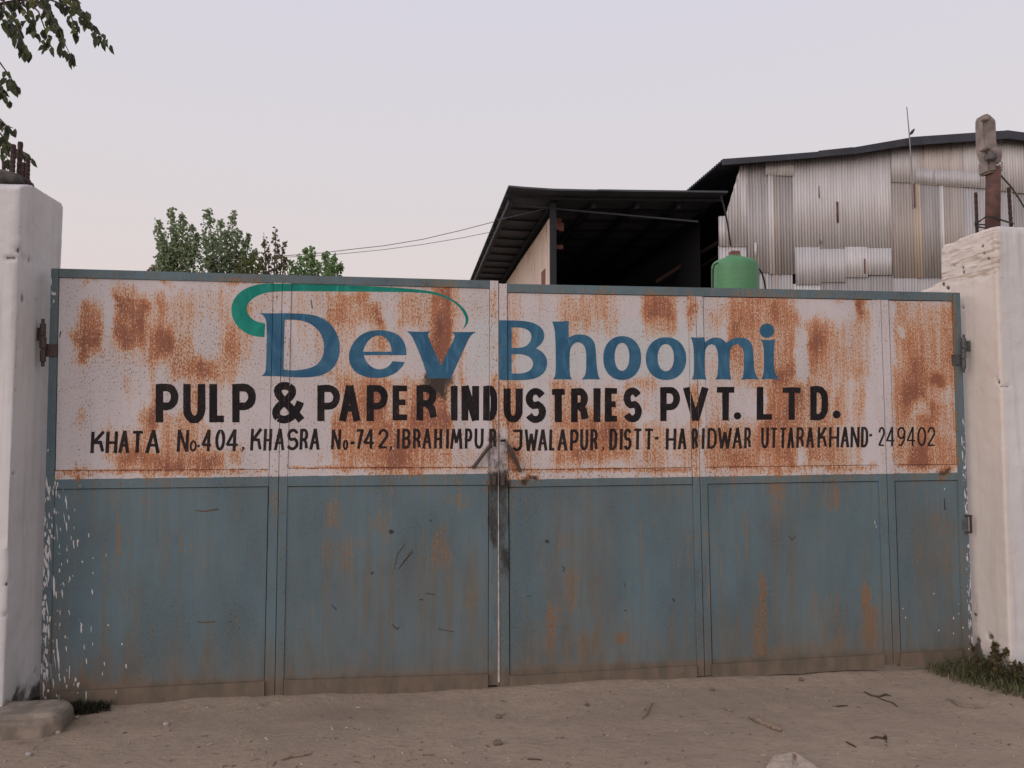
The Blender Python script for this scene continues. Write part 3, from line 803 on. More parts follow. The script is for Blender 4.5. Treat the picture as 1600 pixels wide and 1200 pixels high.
line3R = [('-',781.8,790,686.5,690.5),('J',799,818,671,705),('W',819,840.4,671,704.5),('A',840,855.5,671,704),('L',857.8,868.3,671,704),('A',870.6,886.6,671,704),('P',890.4,904,671,704),
 ('U',906,919,671,703.6),('R',922,934,670.6,703.6),(',',939.6,944.4,698,705),('D',951.8,964.4,670,703),('I',968,973,670,703),('S',974,986.7,669.5,703),
 ('T',987.8,1004,669.5,702.5),('T',1005,1022,669.5,702.5),('-',1023,1029,682.5,687),('H',1040,1056.4,669.5,702.5),('A',1058.6,1073,669.5,702),
 ('R',1080.4,1090.8,669.3,701.5),('I',1096,1101,669,701.5),('D',1105,1119.7,669,701),('W',1121,1143.4,668.5,701),('A',1144,1159.6,668.4,701),('R',1162.5,1173.4,668,700.6),
 ('U',1189,1201,668,700.5),('T',1202,1215.6,668,700),('T',1216.4,1229.6,668,700),('A',1230,1241,668,700),('R',1244,1256.4,667.6,699.6),('A',1259,1272,667.6,699.4),
 ('K',1277,1292,667.4,699.4),('H',1295,1311,667.2,699),('A',1313,1327,667.2,699),('N',1328.6,1343,667,699),('D',1345,1356.4,667,699),('-',1358,1362.8,678,682),
 ('2',1372,1382.6,667,697),('4',1383.7,1398.6,667,697.4),('9',1401,1415,667,697),('4',1416,1430.6,667,697),('0',1433,1447,667,697),('2',1448.5,1461.4,667,697)]
for w_ in words(line3L, 7):
    sh = []
    for c, a, b, t, d in w_:
        w = 5.4 if a < 260 else (4.7 if a < 500 else 4.4)
        sh += glyph(c, a, b, t, d, w if c != 'o' else 3.2, 0.05 if a < 520 else 0.02)
    paint('address_lettering', sh, M_FADED, leafL)
for w_ in words(line3R, 7):
    sh = []
    for c, a, b, t, d in w_:
        w = 4.5 if a < 1100 else (4.1 if a < 1365 else 3.0)
        sh += glyph(c, a, b, t, d, w, 0.02)
    paint('address_lettering', sh, M_FADED, leafR)

c5 = lambda pts: [(340 + x / 3.53, 420 + y / 3.53) for x, y in pts]
c6 = lambda pts: [(740 + x / 3.2, 440 + y / 3.2) for x, y in pts]
Dd = (chaikin(c5([(230,244),(300,246),(370,244),(490,248),(560,262),(615,296),(650,340),(670,390),(675,440),(668,490),(648,535),(615,568),(565,590),(500,599),(420,598),(330,592),(240,591),
                  (258,580),(266,560),(269,480),(271,380),(270,300),(264,274),(250,256)])),
      [chaikin(c5([(370,281),(420,280),(470,286),(515,304),(553,334),(578,375),(588,420),(585,465),(570,505),(540,535),(500,550),(450,559),(400,561),(363,554),(366,420)]))])
ee = (chaikin(c5([(1042,476),(1040,435),(1025,395),(1000,366),(960,347),(915,338),(870,338),(820,348),(778,372),(745,412),(727,452),(723,492),(732,532),(755,566),(795,590),(845,602),
                  (900,602),(945,592),(985,573),(1015,545),(1033,515),(965,509),(950,532),(925,549),(895,556),(865,550),(838,533),(817,508),(806,476)])),
      [chaikin(c5([(801,457),(812,425),(832,394),(858,373),(888,366),(918,374),(942,396),(956,425),(960,457)]))])
vv = (chaikin(c5([(1044,344),(1110,348),(1176,345),(1160,358),(1163,376),(1180,420),(1232,534),(1275,445),(1308,378),(1306,362),(1293,348),(1360,349),(1426,347),(1400,364),(1385,385),
                  (1350,462),(1285,605),(1225,603),(1163,605),(1120,480),(1078,385),(1064,362)]), 1, 40), [])
swoosh = (chaikin(c5([(258,376),(215,374),(170,362),(130,338),(98,302),(78,258),(75,215),(86,175),(112,138),(150,110),(200,91),(250,83),(300,81),(420,83),(560,86),(700,90),(850,96),(1000,105),(1100,113),
                      (1180,124),(1250,144),(1310,176),(1353,212),(1378,248),(1386,280),(1377,308),(1352,335),(1365,308),(1369,282),(1362,255),(1340,218),(1300,182),(1240,153),(1170,136),(1100,130),
                      (1000,128),(850,126),(700,125),(560,124),(420,123),(340,124),(285,128),(240,139),(200,158),(172,184),(159,215),(164,245),(184,272),(215,292),(262,301)])), [])
blue_L = [Dd, ee, vv]
BB = (chaikin(c6([(124,193),(200,194),(260,197),(305,208),(338,228),(354,256),(352,288),(338,312),(312,333),(342,350),(364,378),(369,408),(362,440),(342,466),(310,484),(265,492),(200,493),(124,491)])),
      [chaikin(c6([(190,229),(232,229),(262,236),(284,252),(291,275),(284,300),(264,322),(236,331),(190,332)])), chaikin(c6([(190,363),(235,362),(270,370),(292,388),(299,410),(292,434),(272,451),(238,460),(190,459)]))])
hh = (chaikin(c6([(393,199),(435,200),(476,196),(474,240),(476,280),(500,267),(530,263),(565,268),(592,284),(607,312),(612,360),(616,430),(622,465),(632,489),(585,488),(540,489),(556,472),(562,450),(564,390),
                  (562,345),(552,318),(532,303),(510,304),(490,320),(481,345),(479,400),(481,465),(491,489),(445,488),(398,489),(409,468),(411,430),(410,330),(407,240)]), 1, 40), [])
def ell(cx, cy, rx, ry, n=30, e=2.15):
    out = []
    for i in range(n):
        a = 2 * math.pi * i / n
        ca, sa = math.cos(a), math.sin(a)
        out.append((cx + rx * math.copysign(abs(ca) ** (2 / e), ca), cy + ry * math.copysign(abs(sa) ** (2 / e), sa)))
    return out
o1 = (c6(ell(743, 382, 95, 110)), [c6(ell(742, 376, 37, 70))])
o2 = (c6(ell(962, 385, 101, 107)), [c6(ell(961, 380, 41, 68))])
mm = (chaikin(c6([(1087,277),(1120,281),(1154,277),(1157,302),(1182,285),(1210,278),(1240,284),(1264,306),(1292,286),(1328,278),(1364,284),(1388,304),(1398,340),(1402,430),(1410,465),(1427,489),(1385,487),(1338,489),
                  (1350,470),(1352,400),(1350,350),(1340,325),(1320,312),(1298,318),(1284,338),(1280,370),(1280,450),(1288,490),(1250,488),(1209,490),(1220,468),(1224,400),(1220,345),(1208,320),(1190,312),
                  (1168,322),(1157,345),(1155,400),(1156,466),(1164,490),(1130,488),(1092,490),(1101,466),(1102,400),(1100,320)]), 1, 40), [])
ii = (chaikin(c6([(1436,289),(1470,293),(1508,290),(1502,320),(1500,390),(1504,450),(1526,489),(1482,486),(1438,489),(1450,460),(1453,390),(1450,320)]), 1, 40), [])
idot = (c6(ell(1467, 245, 37, 36, 24, 2)), [])
# splay: the letters' brush edge overlaps the meeting bar
paint('green_swoosh', [swoosh], M_GREEN, leafL)
paint('blue_lettering', blue_L, M_BLUE, leafL, 0.0012)
paint('blue_lettering', [BB, hh, o1, o2, mm, ii, idot], M_BLUE, leafR, 0.0012)

# scratches
def scr(pts, w): return (ribbon(pts, w, 1.5), [])
for s_ in [scr([(306,797.5),(320,799),(341,795.5)],2.2), scr([(308,971.5),(322,973),(336,971)],2.2), scr([(356,971),(363,971.5)],1.5)]:
    paint('scratch', [s_], M_RUSTSCR, leafL)
for s_ in [scr([(616,890),(621,866),(633,850)],1.0), scr([(622,890),(632,876),(646,862)],1.1), scr([(625,887),(636,872),(645,858)],1), ([(607,831),(609,827.6),(612,827),(616,830),(615,833),(612,834.4),(609,834)],[]),
   scr([(518,945),(526,953)],2), scr([(612,975),(620,983),(624,980)],1.5), scr([(665,927),(680,929)],1.6), scr([(655,937),(661,937)],1.8),
   scr([(685,983),(709,987)],1.2), scr([(580,897),(583,894)],3), scr([(672,813),(674,814)],3), scr([(486,468),(488,482)],1.4), scr([(93,527),(95,518)],2), scr([(440,1006),(441,1004)],1.4)]:
    paint('scratch', [s_], M_SCRATCH, leafL, 0.0011)
for s_ in [([(851,846),(853,843),(858,844),(858,848),(854,849)],[]), scr([(822,932),(830,931)],1.2), scr([(878,884),(882,888),(880,893)],1.5), scr([(975,911),(977,917)],1.8),
   scr([(975,954),(979,954)],1.6), scr([(1051,935),(1054,940)],2), scr([(1233,838),(1238,844),(1244,837)],1.4), scr([(1475.5,778),(1476.5,797)],2)]:
    paint('scratch', [s_], M_SCRATCH, leafR, 0.0011)

# splashes of the pillars' whitewash on the blue paint
M_SPLASH = simple('whitewash_splash', (0.60, 0.59, 0.60), 0.85, 0.15, 90)
def splash(x, y, w, h, lean=.05):
    n = 9
    pts_ = []
    for k in range(n):
        a = 2 * math.pi * k / n
        q = random.uniform(.6, 1.25)
        yy = math.sin(a) * h / 2 * q
        taper = 1 - .45 * (yy / h + .5)
        pts_.append((x + math.cos(a) * w / 2 * q * taper + lean * yy, y + yy))
    return (pts_, [])
sp_ = []
for k in range(120):
    y = 1092 - 340 * random.random() ** 1.25
    x0_ = 80 - (y - 419) * 0.0268
    if random.random() < .38:
        x = x0_ + random.uniform(1, 13); w, h = random.uniform(1.5, 5), random.uniform(4, 24)
    else:
        x = x0_ + 16 + random.expovariate(1 / 34.) * (.4 + .6 * (y - 740) / 350); w, h = random.uniform(1.1, 3.4), random.uniform(2, 9) if random.random() < .75 else random.uniform(12, 30)
    if x > 215: continue
    sp_.append(splash(x, y, w, h, random.uniform(-.05, .15)))
for x, y, w, h in ((86, 756, 3, 9), (90, 757, 3, 9), (84, 762, 2, 6), (104, 822, 3, 16), (121, 848, 3, 14), (84, 915, 6, 34), (91, 1028, 4, 40), (122, 1070, 6, 9), (118, 1062, 4, 8), (135, 1033, 3, 12), (127, 984, 4, 14), (163, 1037, 2.5, 7), (197, 1041, 2.5, 8), (169, 977, 4, 2.5),
        (80, 440, 2, 16), (82, 458, 3, 6), (72, 600, 4, 30), (71, 655, 4, 40), (70, 690, 3, 26), (69, 725, 4, 30)):
    sp_.append(splash(x, y, w, h))
tag(paint('whitewash_splashes', sp_, M_SPLASH, leafL, 0.0014), kind='stuff')
sp_ = [splash(x, y, w, h) for x, y, w, h in ((1367, 816, 1.6, 7), (1369, 823, 1.3, 5), (1400, 803, 1.4, 9), (1476, 764, 1.6, 4), (1459, 928, 2.5, 3), (1411, 951, 1.6, 3), (1415, 965, 2.2, 3), (1467, 985, 2.6, 4), (1490, 966, 3, 4),
        (1498, 959, 2, 3), (1505, 981, 2.5, 3), (1490, 990, 2, 3), (1498, 944, 1.6, 2.5), (1514, 1014, 5, 2.5), (1503, 690, 2.5, 16), (1504, 712, 3, 18), (1505, 660, 2, 12), (1508, 745, 2, 9), (1516, 900, 3, 10), (1518, 940, 4, 9), (1517, 975, 3, 14), (1519, 1000, 4, 10))]
tag(paint('whitewash_splashes', sp_, M_SPLASH, leafR, 0.0014), kind='stuff')

# hinges, latch, handles
def hinge(px, py0, py1, leaf, side, k=1.0):
    bm = bmesh.new()
    p0, p1 = at_y(px, py0, -0.03), at_y(px, py1, -0.03)
    n = 3
    for i in range(n):
        a = p0 + (p1 - p0) * (i / n + .015); b = p0 + (p1 - p0) * ((i + 1) / n - .015)
        bm_tube(bm, [a, b], (0.019 if i != 1 else 0.022) * k, 10)
    bm_tube(bm, [p0 + np.array([0, 0, .03 * k]), p1 - np.array([0, 0, .03 * k])], 0.011 * k, 8)
    m = (p0 + p1) / 2
    bm_box(bm, m + np.array([-side * 0.03, 0.02, 0.05]), (0.06, 0.012, 0.07))
    bm_box(bm, m + np.array([side * 0.035, 0.022, -0.04]), (0.06, 0.012, 0.07))
    from_bm('hinge', bm, M_STEEL if side > 0 else M_HINGE, leaf)
hinge(67, 505, 566, leafL, 1, .8)
hinge(1506, 528, 577, leafR, -1, .72)
bm = bmesh.new()
for y_ in (806, 832):
    bm_box(bm, at_y(1513, y_, -.012), (.045, .014, .012))
bm_box(bm, at_y(1517, 819, -.012), (.010, .012, .10))
from_bm('hinge', bm, M_STEEL, leafR)
def rod(px0, py0, px1, py1, leaf):
    bm = bmesh.new()
    a, b = at_y(px0, py0, -0.03), at_y(px1, py1, -0.03)
    a2, b2 = a + np.array([0, 0.028, 0]), b + np.array([0, 0.028, 0])
    bm_tube(bm, [a2, a, a + (b - a) * .5, b, b2], 0.011, 8)
    from_bm('handle', bm, M_STEEL, leaf)
rod(767, 694, 740, 730, leafL)
rod(795, 697, 813, 736, leafR)
def bracket(px, py0, py1, leaf):
    bm = bmesh.new()
    a, b = at_y(px, py0, -0.02), at_y(px, py1, -0.02)
    c = (a + b) / 2
    bm_box(bm, c, (0.026, 0.034, abs(a[2] - b[2])))
    bmesh.ops.bevel(bm, geom=bm.edges[:], offset=0.005, segments=2, affect='EDGES')
    from_bm('latch_bracket', bm, M_STEEL, leaf)
bracket(771.5, 742, 758, leafL)
bracket(785, 742, 759, leafR)
settle(leafL); settle(leafR)

# ------------------------------------------------------------------ pillars
def pillar(name, outline, x0, x1, label, wear_fn, seed):
    """side outline (y, z) pushed through in x, then roughened like hand plaster"""
    root = empty(name, ((x0 + x1) / 2, 0, 0), label, 'pillar', 'pillars of the gate')
    bm = bmesh.new()
    a = [bm.verts.new((x0, y, z)) for y, z in outline]
    f = bm.faces.new(a)
    r = bmesh.ops.extrude_face_region(bm, geom=[f])
    bmesh.ops.translate(bm, vec=(x1 - x0, 0, 0), verts=[v for v in r['geom'] if isinstance(v, bmesh.types.BMVert)])
    bmesh.ops.recalc_face_normals(bm, faces=bm.faces)
    tmp = bpy.data.meshes.new('tmp'); bm.to_mesh(tmp); bm.free()
    to = bpy.data.objects.new('tmp', tmp); COL.objects.link(to)
    md = to.modifiers.new('r', 'REMESH'); md.mode = 'VOXEL'; md.voxel_size = 0.012
    dg = bpy.context.evaluated_depsgraph_get()
    me = bpy.data.meshes.new_from_object(to.evaluated_get(dg))
    bpy.data.objects.remove(to)
    n = len(me.vertices)
    co = np.empty(n * 3); me.vertices.foreach_get('co', co); co = co.reshape(-1, 3)
    no = np.empty(n * 3); me.vertices.foreach_get('normal', no); no = no.reshape(-1, 3)
    w = wear_fn(co)
    s = co[:, 0] + co[:, 1] * 1.3
    d = (fbm(s * 3 + seed, co[:, 2] * 3) - .5) * 0.008 + (fbm(s * 14 + seed, co[:, 2] * 14) - .5) * 0.006
    d = d + (fbm(s * 12 + seed, co[:, 2] * 34) - .5) * 0.026 * w[0] - np.clip(w[1] - .35, 0, 1) * 0.05 * fbm(s * 9, co[:, 2] * 9)
    co = co + no * d[:, None]
    me.vertices.foreach_set('co', co.ravel())
    o = new_obj('plastered_shaft', me, M_PLASTER, root, True)
    at_ = me.attributes.new('wear', 'FLOAT_VECTOR', 'POINT')
    at_.data.foreach_set('vector', np.stack(w, -1).astype(np.float32).ravel())
    return root

XL, XR = -0.06, 5.60
pts = [(p[1], p[2]) for p in (at_x(97.5, 322, XL), at_x(92, 314, XL), at_x(70, 299, XL), at_x(48, 288, XL))]
outL = [(0.245, -0.1), (0.25, pts[0][1])] + pts[1:] + [(-0.235, 2.80), (-0.262, 2.775), (-0.262, 2.3), (-0.245, -0.1)]
def wearL(c):
    z = c[:, 2]
    y = c[:, 1]
    joint = 0.62 * np.exp(-((z - 2.44) / .05) ** 2 - ((y + .17) / .08) ** 2) + .5 * np.exp(-((z - 2.50) / .03) ** 2 - ((y + .25) / .05) ** 2)
    chip = 0 * z
    for px_, py_, rr_, k_ in ((30, 392, .016, .8), (26, 403, .014, .85), (36, 405, .010, .6), (46, 407, .018, .95), (33, 398, .012, .6), (28, 470, .007, .6), (27, 500, .008, .6), (26, 545, .009, .6), (25, 575, .008, .7), (24, 610, .010, .7), (40, 332, .008, .5), (22, 740, .012, .6), (12, 912, .012, .7), (18, 905, .008, .6), (38, 650, .007, .5), (10, 960, .012, .6), (55, 1050, .02, .7)):
        p_ = at_x(px_, py_, XL)
        chip = np.maximum(chip, (k_ + .25) * np.exp(-((y - p_[1]) / rr_) ** 2 - ((z - p_[2]) / (rr_ * 1.1)) ** 2) * (c[:, 0] > XL - .06))
    moss = np.clip(1.0 - z / 0.26, 0, 1) + 0.35 * np.exp(-((c[:, 1] + .08) / .04) ** 2) * (z < .35) + np.clip(0.55 * np.exp(-((c[:, 1] + .2) / .03) ** 2 - ((z - 2.2) / .05) ** 2), 0, 1)
    return joint, np.maximum(moss, chip), 0.0 * z
pilL = pillar('gate_pillar', outL, XL - 0.52, XL, 'tall whitewashed pillar on the left with cut rebar ends on its top', wearL, 3)
def pR(px, py):
    p = at_x(px, py, XR); return (p[1], p[2])
outR = [(-0.245, -0.1), (-0.25, 2.74), pR(1553, 352), pR(1543, 357), pR(1524, 364), pR(1515, 367), pR(1500, 372), pR(1489, 378), pR(1474, 384), pR(1470, 392), pR(1469, 415),
        pR(1471, 438), pR(1458, 446), pR(1446, 451), pR(1437, 455), pR(1435, 470), (0.46, -0.1)]
def wearR(c):
    x, y, z = c.T
    side = (x < XR + .03)
    joint = side * np.clip(sstep(2.40, 2.5, z) * 1.0, 0, 1) * (0.45 + .55 * fbm(y * 8, z * 8)) + 0.4 * side * np.exp(-((y + .24) / .03) ** 2 - ((z - 1.93) / .07) ** 2)
    foot = np.clip(0.9 - z / 0.2, 0, 1) * side + 0.55 * side * np.exp(-((y - .03) / .03) ** 2) * (z < .45) + np.clip(.5 - z / .12, 0, 1) * (~side)
    chip = 0 * z
    for px_, py_, rr_, k_ in ((1559, 597, .018, .95), (1556, 590, .012, .7), (1563, 603, .012, .7), (1554, 560, .008, .6), (1535, 384, .016, .7), (1548, 372, .012, .6), (1537, 396, .014, .7), (1545, 404, .014, .8), (1503, 418, .016, .8), (1504, 425, .014, .9), (1491, 415, .012, .7), (1474, 444, .014, .95), (1481, 450, .016, .9), (1509, 376, .012, .6), (1504, 481, .014, .8), (1527, 1000, .03, .8), (1547, 995, .03, .8), (1524, 960, .02, .7)):
        p_ = at_x(px_, py_, XR)
        chip = np.maximum(chip, (k_ + .2) * np.exp(-((y - p_[1]) / rr_) ** 2 - ((z - p_[2]) / (rr_ * .9)) ** 2) * (x < XR + .06))
    foot = np.maximum(foot, chip)
    cream = side * 1.0  # mask for the warm light painted on the side face
    return joint, foot, cream
pilR = pillar('gate_pillar', outR, XR, XR + 0.56, 'broad whitewashed pillar on the right with a crumbling side tinted as if sunlit and a rusty pipe on top', wearR, 9)

# rebar stubs and mortar cap of the left pillar
def rebar(pxb, pyb, pxt, pyt, y, parent, r=0.0085):
    a, b = at_y(pxb, pyb, y), at_y(pxt, pyt, y)
    bm = bmesh.new()
    n = 14
    bm_tube(bm, [a + (b - a) * i / n for i in range(n + 1)], [r * (1.12 if i % 2 else 0.96) for i in range(n + 1)], 8)
    from_bm('rebar_stub', bm, M_REBAR, parent)
for q in ((6, 272, 6, 252, -.17, .009), (19, 270, 21, 226, -.16, .0125), (29, 285, 32, 222, -.12, .0125), (36, 285, 37.5, 254, -.05, .009), (42.5, 288, 44, 248, -.07, .0105)):
    rebar(q[0], q[1] + 8, q[2], q[3], q[4], pilL, q[5])
def lump(name, c, s, mat, parent, seed, amp_=0.25, sub=4, sq=.62):
    bm = bmesh.new()
    bmesh.ops.create_icosphere(bm, subdivisions=sub, radius=1.0)
    for v in bm.verts:
        p = np.array(v.co)
        q = np.sign(p) * np.abs(p) ** sq
        k = 1 + amp_ * (fbm(np.array([p[0] * 1.7 + seed + p[2]]), np.array([p[1] * 1.7 + p[2] * 1.1 + seed]))[0] - .5) * 2 + 0.06 * (fbm(np.array([p[0] * 7 + seed]), np.array([p[1] * 7 + p[2] * 5]))[0] - .5)
        v.co = Vector((q[0] * s[0] * k + c[0], q[1] * s[1] * k + c[1], q[2] * s[2] * k + c[2]))
    return from_bm(name, bm, mat, parent, True)
cc = at_y(10, 283, -.15)
lump('mortar_cap', (cc[0] - .06, cc[1], cc[2] + .005), (0.155, 0.09, 0.036), M_CEMENT, pilL, 2, .5)
cc = at_y(40, 288, -.08)
lump('mortar_cap', (cc[0] - .01, cc[1], cc[2] + .0), (0.05, 0.05, 0.018), M_REBAR, pilL, 5, .3, 3)
settle(pilL)

# pipe post with a broken concrete sleeve on the right pillar
YP = -0.03
post = empty('pipe_post', at_y(1551, 356, YP), 'rusty pipe rising from the right pillar with a broken lump of concrete round its head', 'pipe')
bm = bmesh.new()
bm_tube(bm, [at_y(1551, 366, YP), at_y(1551.5, 310, YP), at_y(1552, 262, YP)], 0.044, 16)
from_bm('pipe', bm, M_PIPE, post, True)
def prism(name, prof, y0, y1, mat, parent, bev=0.008):
    bm = bmesh.new()
    A = [bm.verts.new(at_y(x, y, y0)) for x, y in prof]
    B = [bm.verts.new(Vector(at_y(x, y, y0)) + Vector((0, y1 - y0, 0))) for x, y in prof]
    n = len(prof)
    bm.faces.new(A); bm.faces.new(B[::-1])
    for i in range(n):
        bm.faces.new((A[i], A[(i + 1) % n], B[(i + 1) % n], B[i]))
    bmesh.ops.recalc_face_normals(bm, faces=bm.faces)
    bmesh.ops.bevel(bm, geom=bm.edges[:], offset=bev, segments=2, affect='EDGES')
    return from_bm(name, bm, mat, parent)
prism('concrete_sleeve', [(1537.5, 180), (1541, 176.5), (1547, 177.5), (1557, 187), (1559, 232), (1561, 250), (1557, 262), (1546, 256), (1538.5, 232), (1537, 190)], YP - .045, YP + .04, M_CONC, post, .009)
prism('concrete_sleeve', [(1545, 246), (1558.5, 246), (1558, 268), (1545.5, 269)], YP - .052, YP + .052, M_CONC, post, .012)
p = at_y(1552, 245, YP - .02); lump('concrete_sleeve', p, (.040, .045, .050), M_CONC, post, 4, .25)
p = at_y(1548, 246, YP - .09); lump('concrete_sleeve', p, (.032, .03, .024), M_CEMENT, post, 7, .35, 3)
p = at_y(1540, 233, YP - .07); lump('concrete_sleeve', p, (.025, .03, .014), M_CONC, post, 8, .3, 3)
p = at_y(1540, 186, YP - .07); lump('concrete_sleeve', p, (.027, .02, .014), M_CONC, post, 12, .3, 3)
bm = bmesh.new()
for k in range(3):
    bm_tube(bm, [at_y(1561, 252 + k * 5, YP - .03), at_y(1566, 253 + k * 5, YP - .04), at_y(1566, 256 + k * 5, YP - .03), at_y(1561, 258 + k * 5, YP + .01)], 0.004, 6)
from_bm('wire_tie', bm, M_PALE, post)
settle(post)
for q in ((1527, 366, 1524.5, 301, .10, .0105), (1544, 362, 1543.5, 291, .0, .0085), (1580, 350, 1576, 293, .03, .0115)):
    rebar(q[0], q[1] + 4, q[2], q[3], q[4], pilR, q[5])
bm = bmesh.new()
bm_tube(bm, [at_y(1524, 350, .09), at_y(1530, 346, .02), at_y(1541, 338.5, -.09), at_y(1550, 339, -.10), at_y(1562, 343, -.09), at_y(1575, 347, -.03), at_y(1583, 349, .02)], 0.006, 6)
bm_tube(bm, [at_y(1523, 348, .085), at_y(1531, 351, .03), at_y(1541, 351, 0)], 0.005, 6)
bm_tube(bm, [at_y(1523, 352, .085), at_y(1532, 355, .03), at_y(1542, 357, 0)], 0.005, 6)
from_bm('binding_wire', bm, M_WIRE, pilR)
settle(pilR)
bm = bmesh.new()
bm_tube(bm, [at_y(1562, 272, -.03), at_y(1570, 281, .2), at_y(1580, 292, .5), at_y(1592, 310, .9), at_y(1604, 330, 1.3), at_y(1640, 420, 2.4), at_y(1690, 600, 3.4), (*at_y(1700, 680, 3.6)[:2], 0.0)], 0.006, 6)
tag(from_bm('hanging_wire', bm, M_WIRE), 'dark wire sloping down to the right from the pipe on the right pillar', 'wire')

# ------------------------------------------------------------------ ground
def axis(a, b, step, far):
    m = list(np.arange(a, b + step * .5, step))
    lo, hi, s = [], [], step
    x0, x1 = m[0], m[-1]
    while x1 < far:
        s *= 1.28; x1 += s; x0 -= s
        hi.append(x1); lo.append(x0)
    return np.array(lo[::-1] + m + hi)
gx, gy = axis(-1.6, 7.4, 0.03, 1500), axis(-2.4, 0.5, 0.03, 1500)
X, Y = np.meshgrid(gx, gy)
near = np.exp(-np.clip(np.hypot(X - 2.8, Y + 1) - 5, 0, 50) / 2)
Z = ((fbm(X * 0.9, Y * 0.9) - .5) * 0.06 + (fbm(X * 4, Y * 5) - .5) * 0.017 + (fbm(X * 15 + 3, Y * 15) - .5) * 0.009) * near
Z += 0.02 * np.exp(-((Y + .03) / .10) ** 2) * ((X > -.1) & (X < 5.7)) * (0.4 + 0.9 * fbm(X * 2, Y * 0 + 2))
damp = np.zeros_like(X)
def blob(px, py, rx, ry, s):
    global damp
    c = at_z(px, py, 0.0)
    damp = np.maximum(damp, s * np.exp(-((X - c[0]) / rx) ** 2 - ((Y - c[1]) / ry) ** 2))
for b in ((918, 1101, .035, .05, .8), (932, 1116, .05, .03, .65), (85, 1108, .09, .06, 1.0), (60, 1100, .1, .05, 1.0), (130, 1108, .12, .022, .8), (105, 1140, .06, .025, .7), (82, 1178, .03, .02, .7),
          (600, 1185, .05, .03, .4), (640, 1172, .05, .03, .4), (1480, 1050, .15, .1, .35), (1560, 1085, .3, .1, .4), (460, 1160, .25, .1, .25), (30, 1160, .16, .05, .5), (690, 1072, .12, .02, .5)):
    blob(*b)
nv, nu = X.shape
idx = np.arange(nu * nv).reshape(nv, nu)
fs = np.stack([idx[:-1, :-1], idx[:-1, 1:], idx[1:, 1:], idx[1:, :-1]], -1).reshape(-1, 4).tolist()
g = mesh('ground', np.stack([X.ravel(), Y.ravel(), Z.ravel()], -1), fs, M_GROUND, None, True)
a = g.data.attributes.new('wear', 'FLOAT_VECTOR', 'POINT')
a.data.foreach_set('vector', np.stack([damp.ravel(), damp.ravel() * 0, damp.ravel() * 0], -1).astype(np.float32).ravel())
tag(g, kind='structure')
def gz(x, y):
    i = int(np.clip(np.searchsorted(gx, x), 1, len(gx) - 1)); j = int(np.clip(np.searchsorted(gy, y), 1, len(gy) - 1))
    return float(Z[j, i])
def on_ground(px, py):
    p = at_z(px, py, 0.0)
    p = at_z(px, py, gz(p[0], p[1]))
    return np.array([p[0], p[1], gz(p[0], p[1])])

# worn concrete block by the left pillar
blk = lump('concrete_block', (-0.015, -0.27, 0.02), (0.275, 0.14, 0.085), simple('dusty_concrete', (0.27, 0.22, 0.178), 0.95, 0.3, 9, c2=(0.16, 0.137, 0.112), bump=1.0), None, 21, .14, 5, .42)
tag(blk, 'worn dusty concrete block lying at the foot of the left pillar', 'concrete block')

# crumpled sack at the lower edge of the view
bm = bmesh.new()
sp = [(1196, 1203), (1212, 1180), (1238, 1178), (1241, 1176), (1247, 1179), (1262, 1192), (1290, 1206), (1290, 1222), (1196, 1222)]
base = [Vector(at_z(x, y, .01)) for x, y in sp]
ctr = sum(base, Vector()) / len(base)
def V3(px, py, z): return bm.verts.new(at_z(px, py, z * .6))
A_ = V3(1190, 1214, .0); B_ = V3(1210, 1181, .03); C_ = V3(1238, 1177, .045); D_ = V3(1237, 1210, .02); E_ = V3(1242, 1184, .012); F_ = V3(1245, 1178, .05); G_ = V3(1262, 1208, .035)
H_ = V3(1296, 1212, .0); I_ = V3(1200, 1195, .012); J_ = V3(1225, 1215, .05); K_ = V3(1250, 1215, .0); L_ = V3(1215, 1240, .0); N_ = V3(1280, 1238, .0); O_ = V3(1222, 1196, .048)
for f in ((A_, I_, O_, J_), (I_, B_, O_), (B_, C_, O_), (C_, D_, J_, O_), (D_, C_, E_), (E_, C_, F_), (F_, G_, K_, E_), (E_, K_, D_), (F_, H_, G_), (G_, H_, N_), (G_, N_, K_), (A_, J_, L_), (J_, D_, K_, L_), (K_, N_, L_)):
    bm.faces.new(f)
bmesh.ops.subdivide_edges(bm, edges=bm.edges[:], cuts=3, use_grid_fill=True)
for v in bm.verts: v.co.z += 0.006 * (fbm(np.array([v.co.x * 30]), np.array([v.co.y * 30]))[0])
sk = from_bm('paper_sack', bm, simple('brown_paper', (0.44, 0.36, 0.30), 0.85, 0.25, 30))
sk.modifiers.new('s', 'SOLIDIFY').thickness = 0.003
tag(sk, 'crumpled brown paper sack lying on the dirt in the foreground', 'paper sack')

# sticks, bark and pebbles that can be told apart
M_STICK = simple('dry_stick', (0.24, 0.18, 0.135), 0.9, 0.35, 60)
M_TWIG = simple('dark_twig', (0.085, 0.058, 0.042), 0.9, 0.35, 60)
def stick(name, px, r, mat, label, cat, flat=1.0, grp=None):
    if cat == 'twig': grp = 'twigs lying on the dirt'
    bm = bmesh.new()
    pts_ = [on_ground(x, y) + np.array([0, 0, r * .8]) for x, y in px]
    bm_tube(bm, pts_, [r * k for k in np.interp(np.linspace(0, 1, len(pts_)), [0, .15, .8, 1], [.6, 1, 1.05, .5])], 7)
    if flat != 1:
        z0 = min(v.co.z for v in bm.verts)
        for v in bm.verts: v.co.z = z0 + (v.co.z - z0) * flat
    return tag(from_bm(name, bm, mat), label, cat, grp)
stick('corn_cob', [(1171, 1122), (1185, 1129), (1198, 1134), (1210, 1140), (1221, 1144)], .014, M_STICK, 'thick pale dry stalk lying aslant on the dirt near the crumpled sack', 'stalk')
bpy.data.objects['corn_cob'].name = 'dry_stalk'
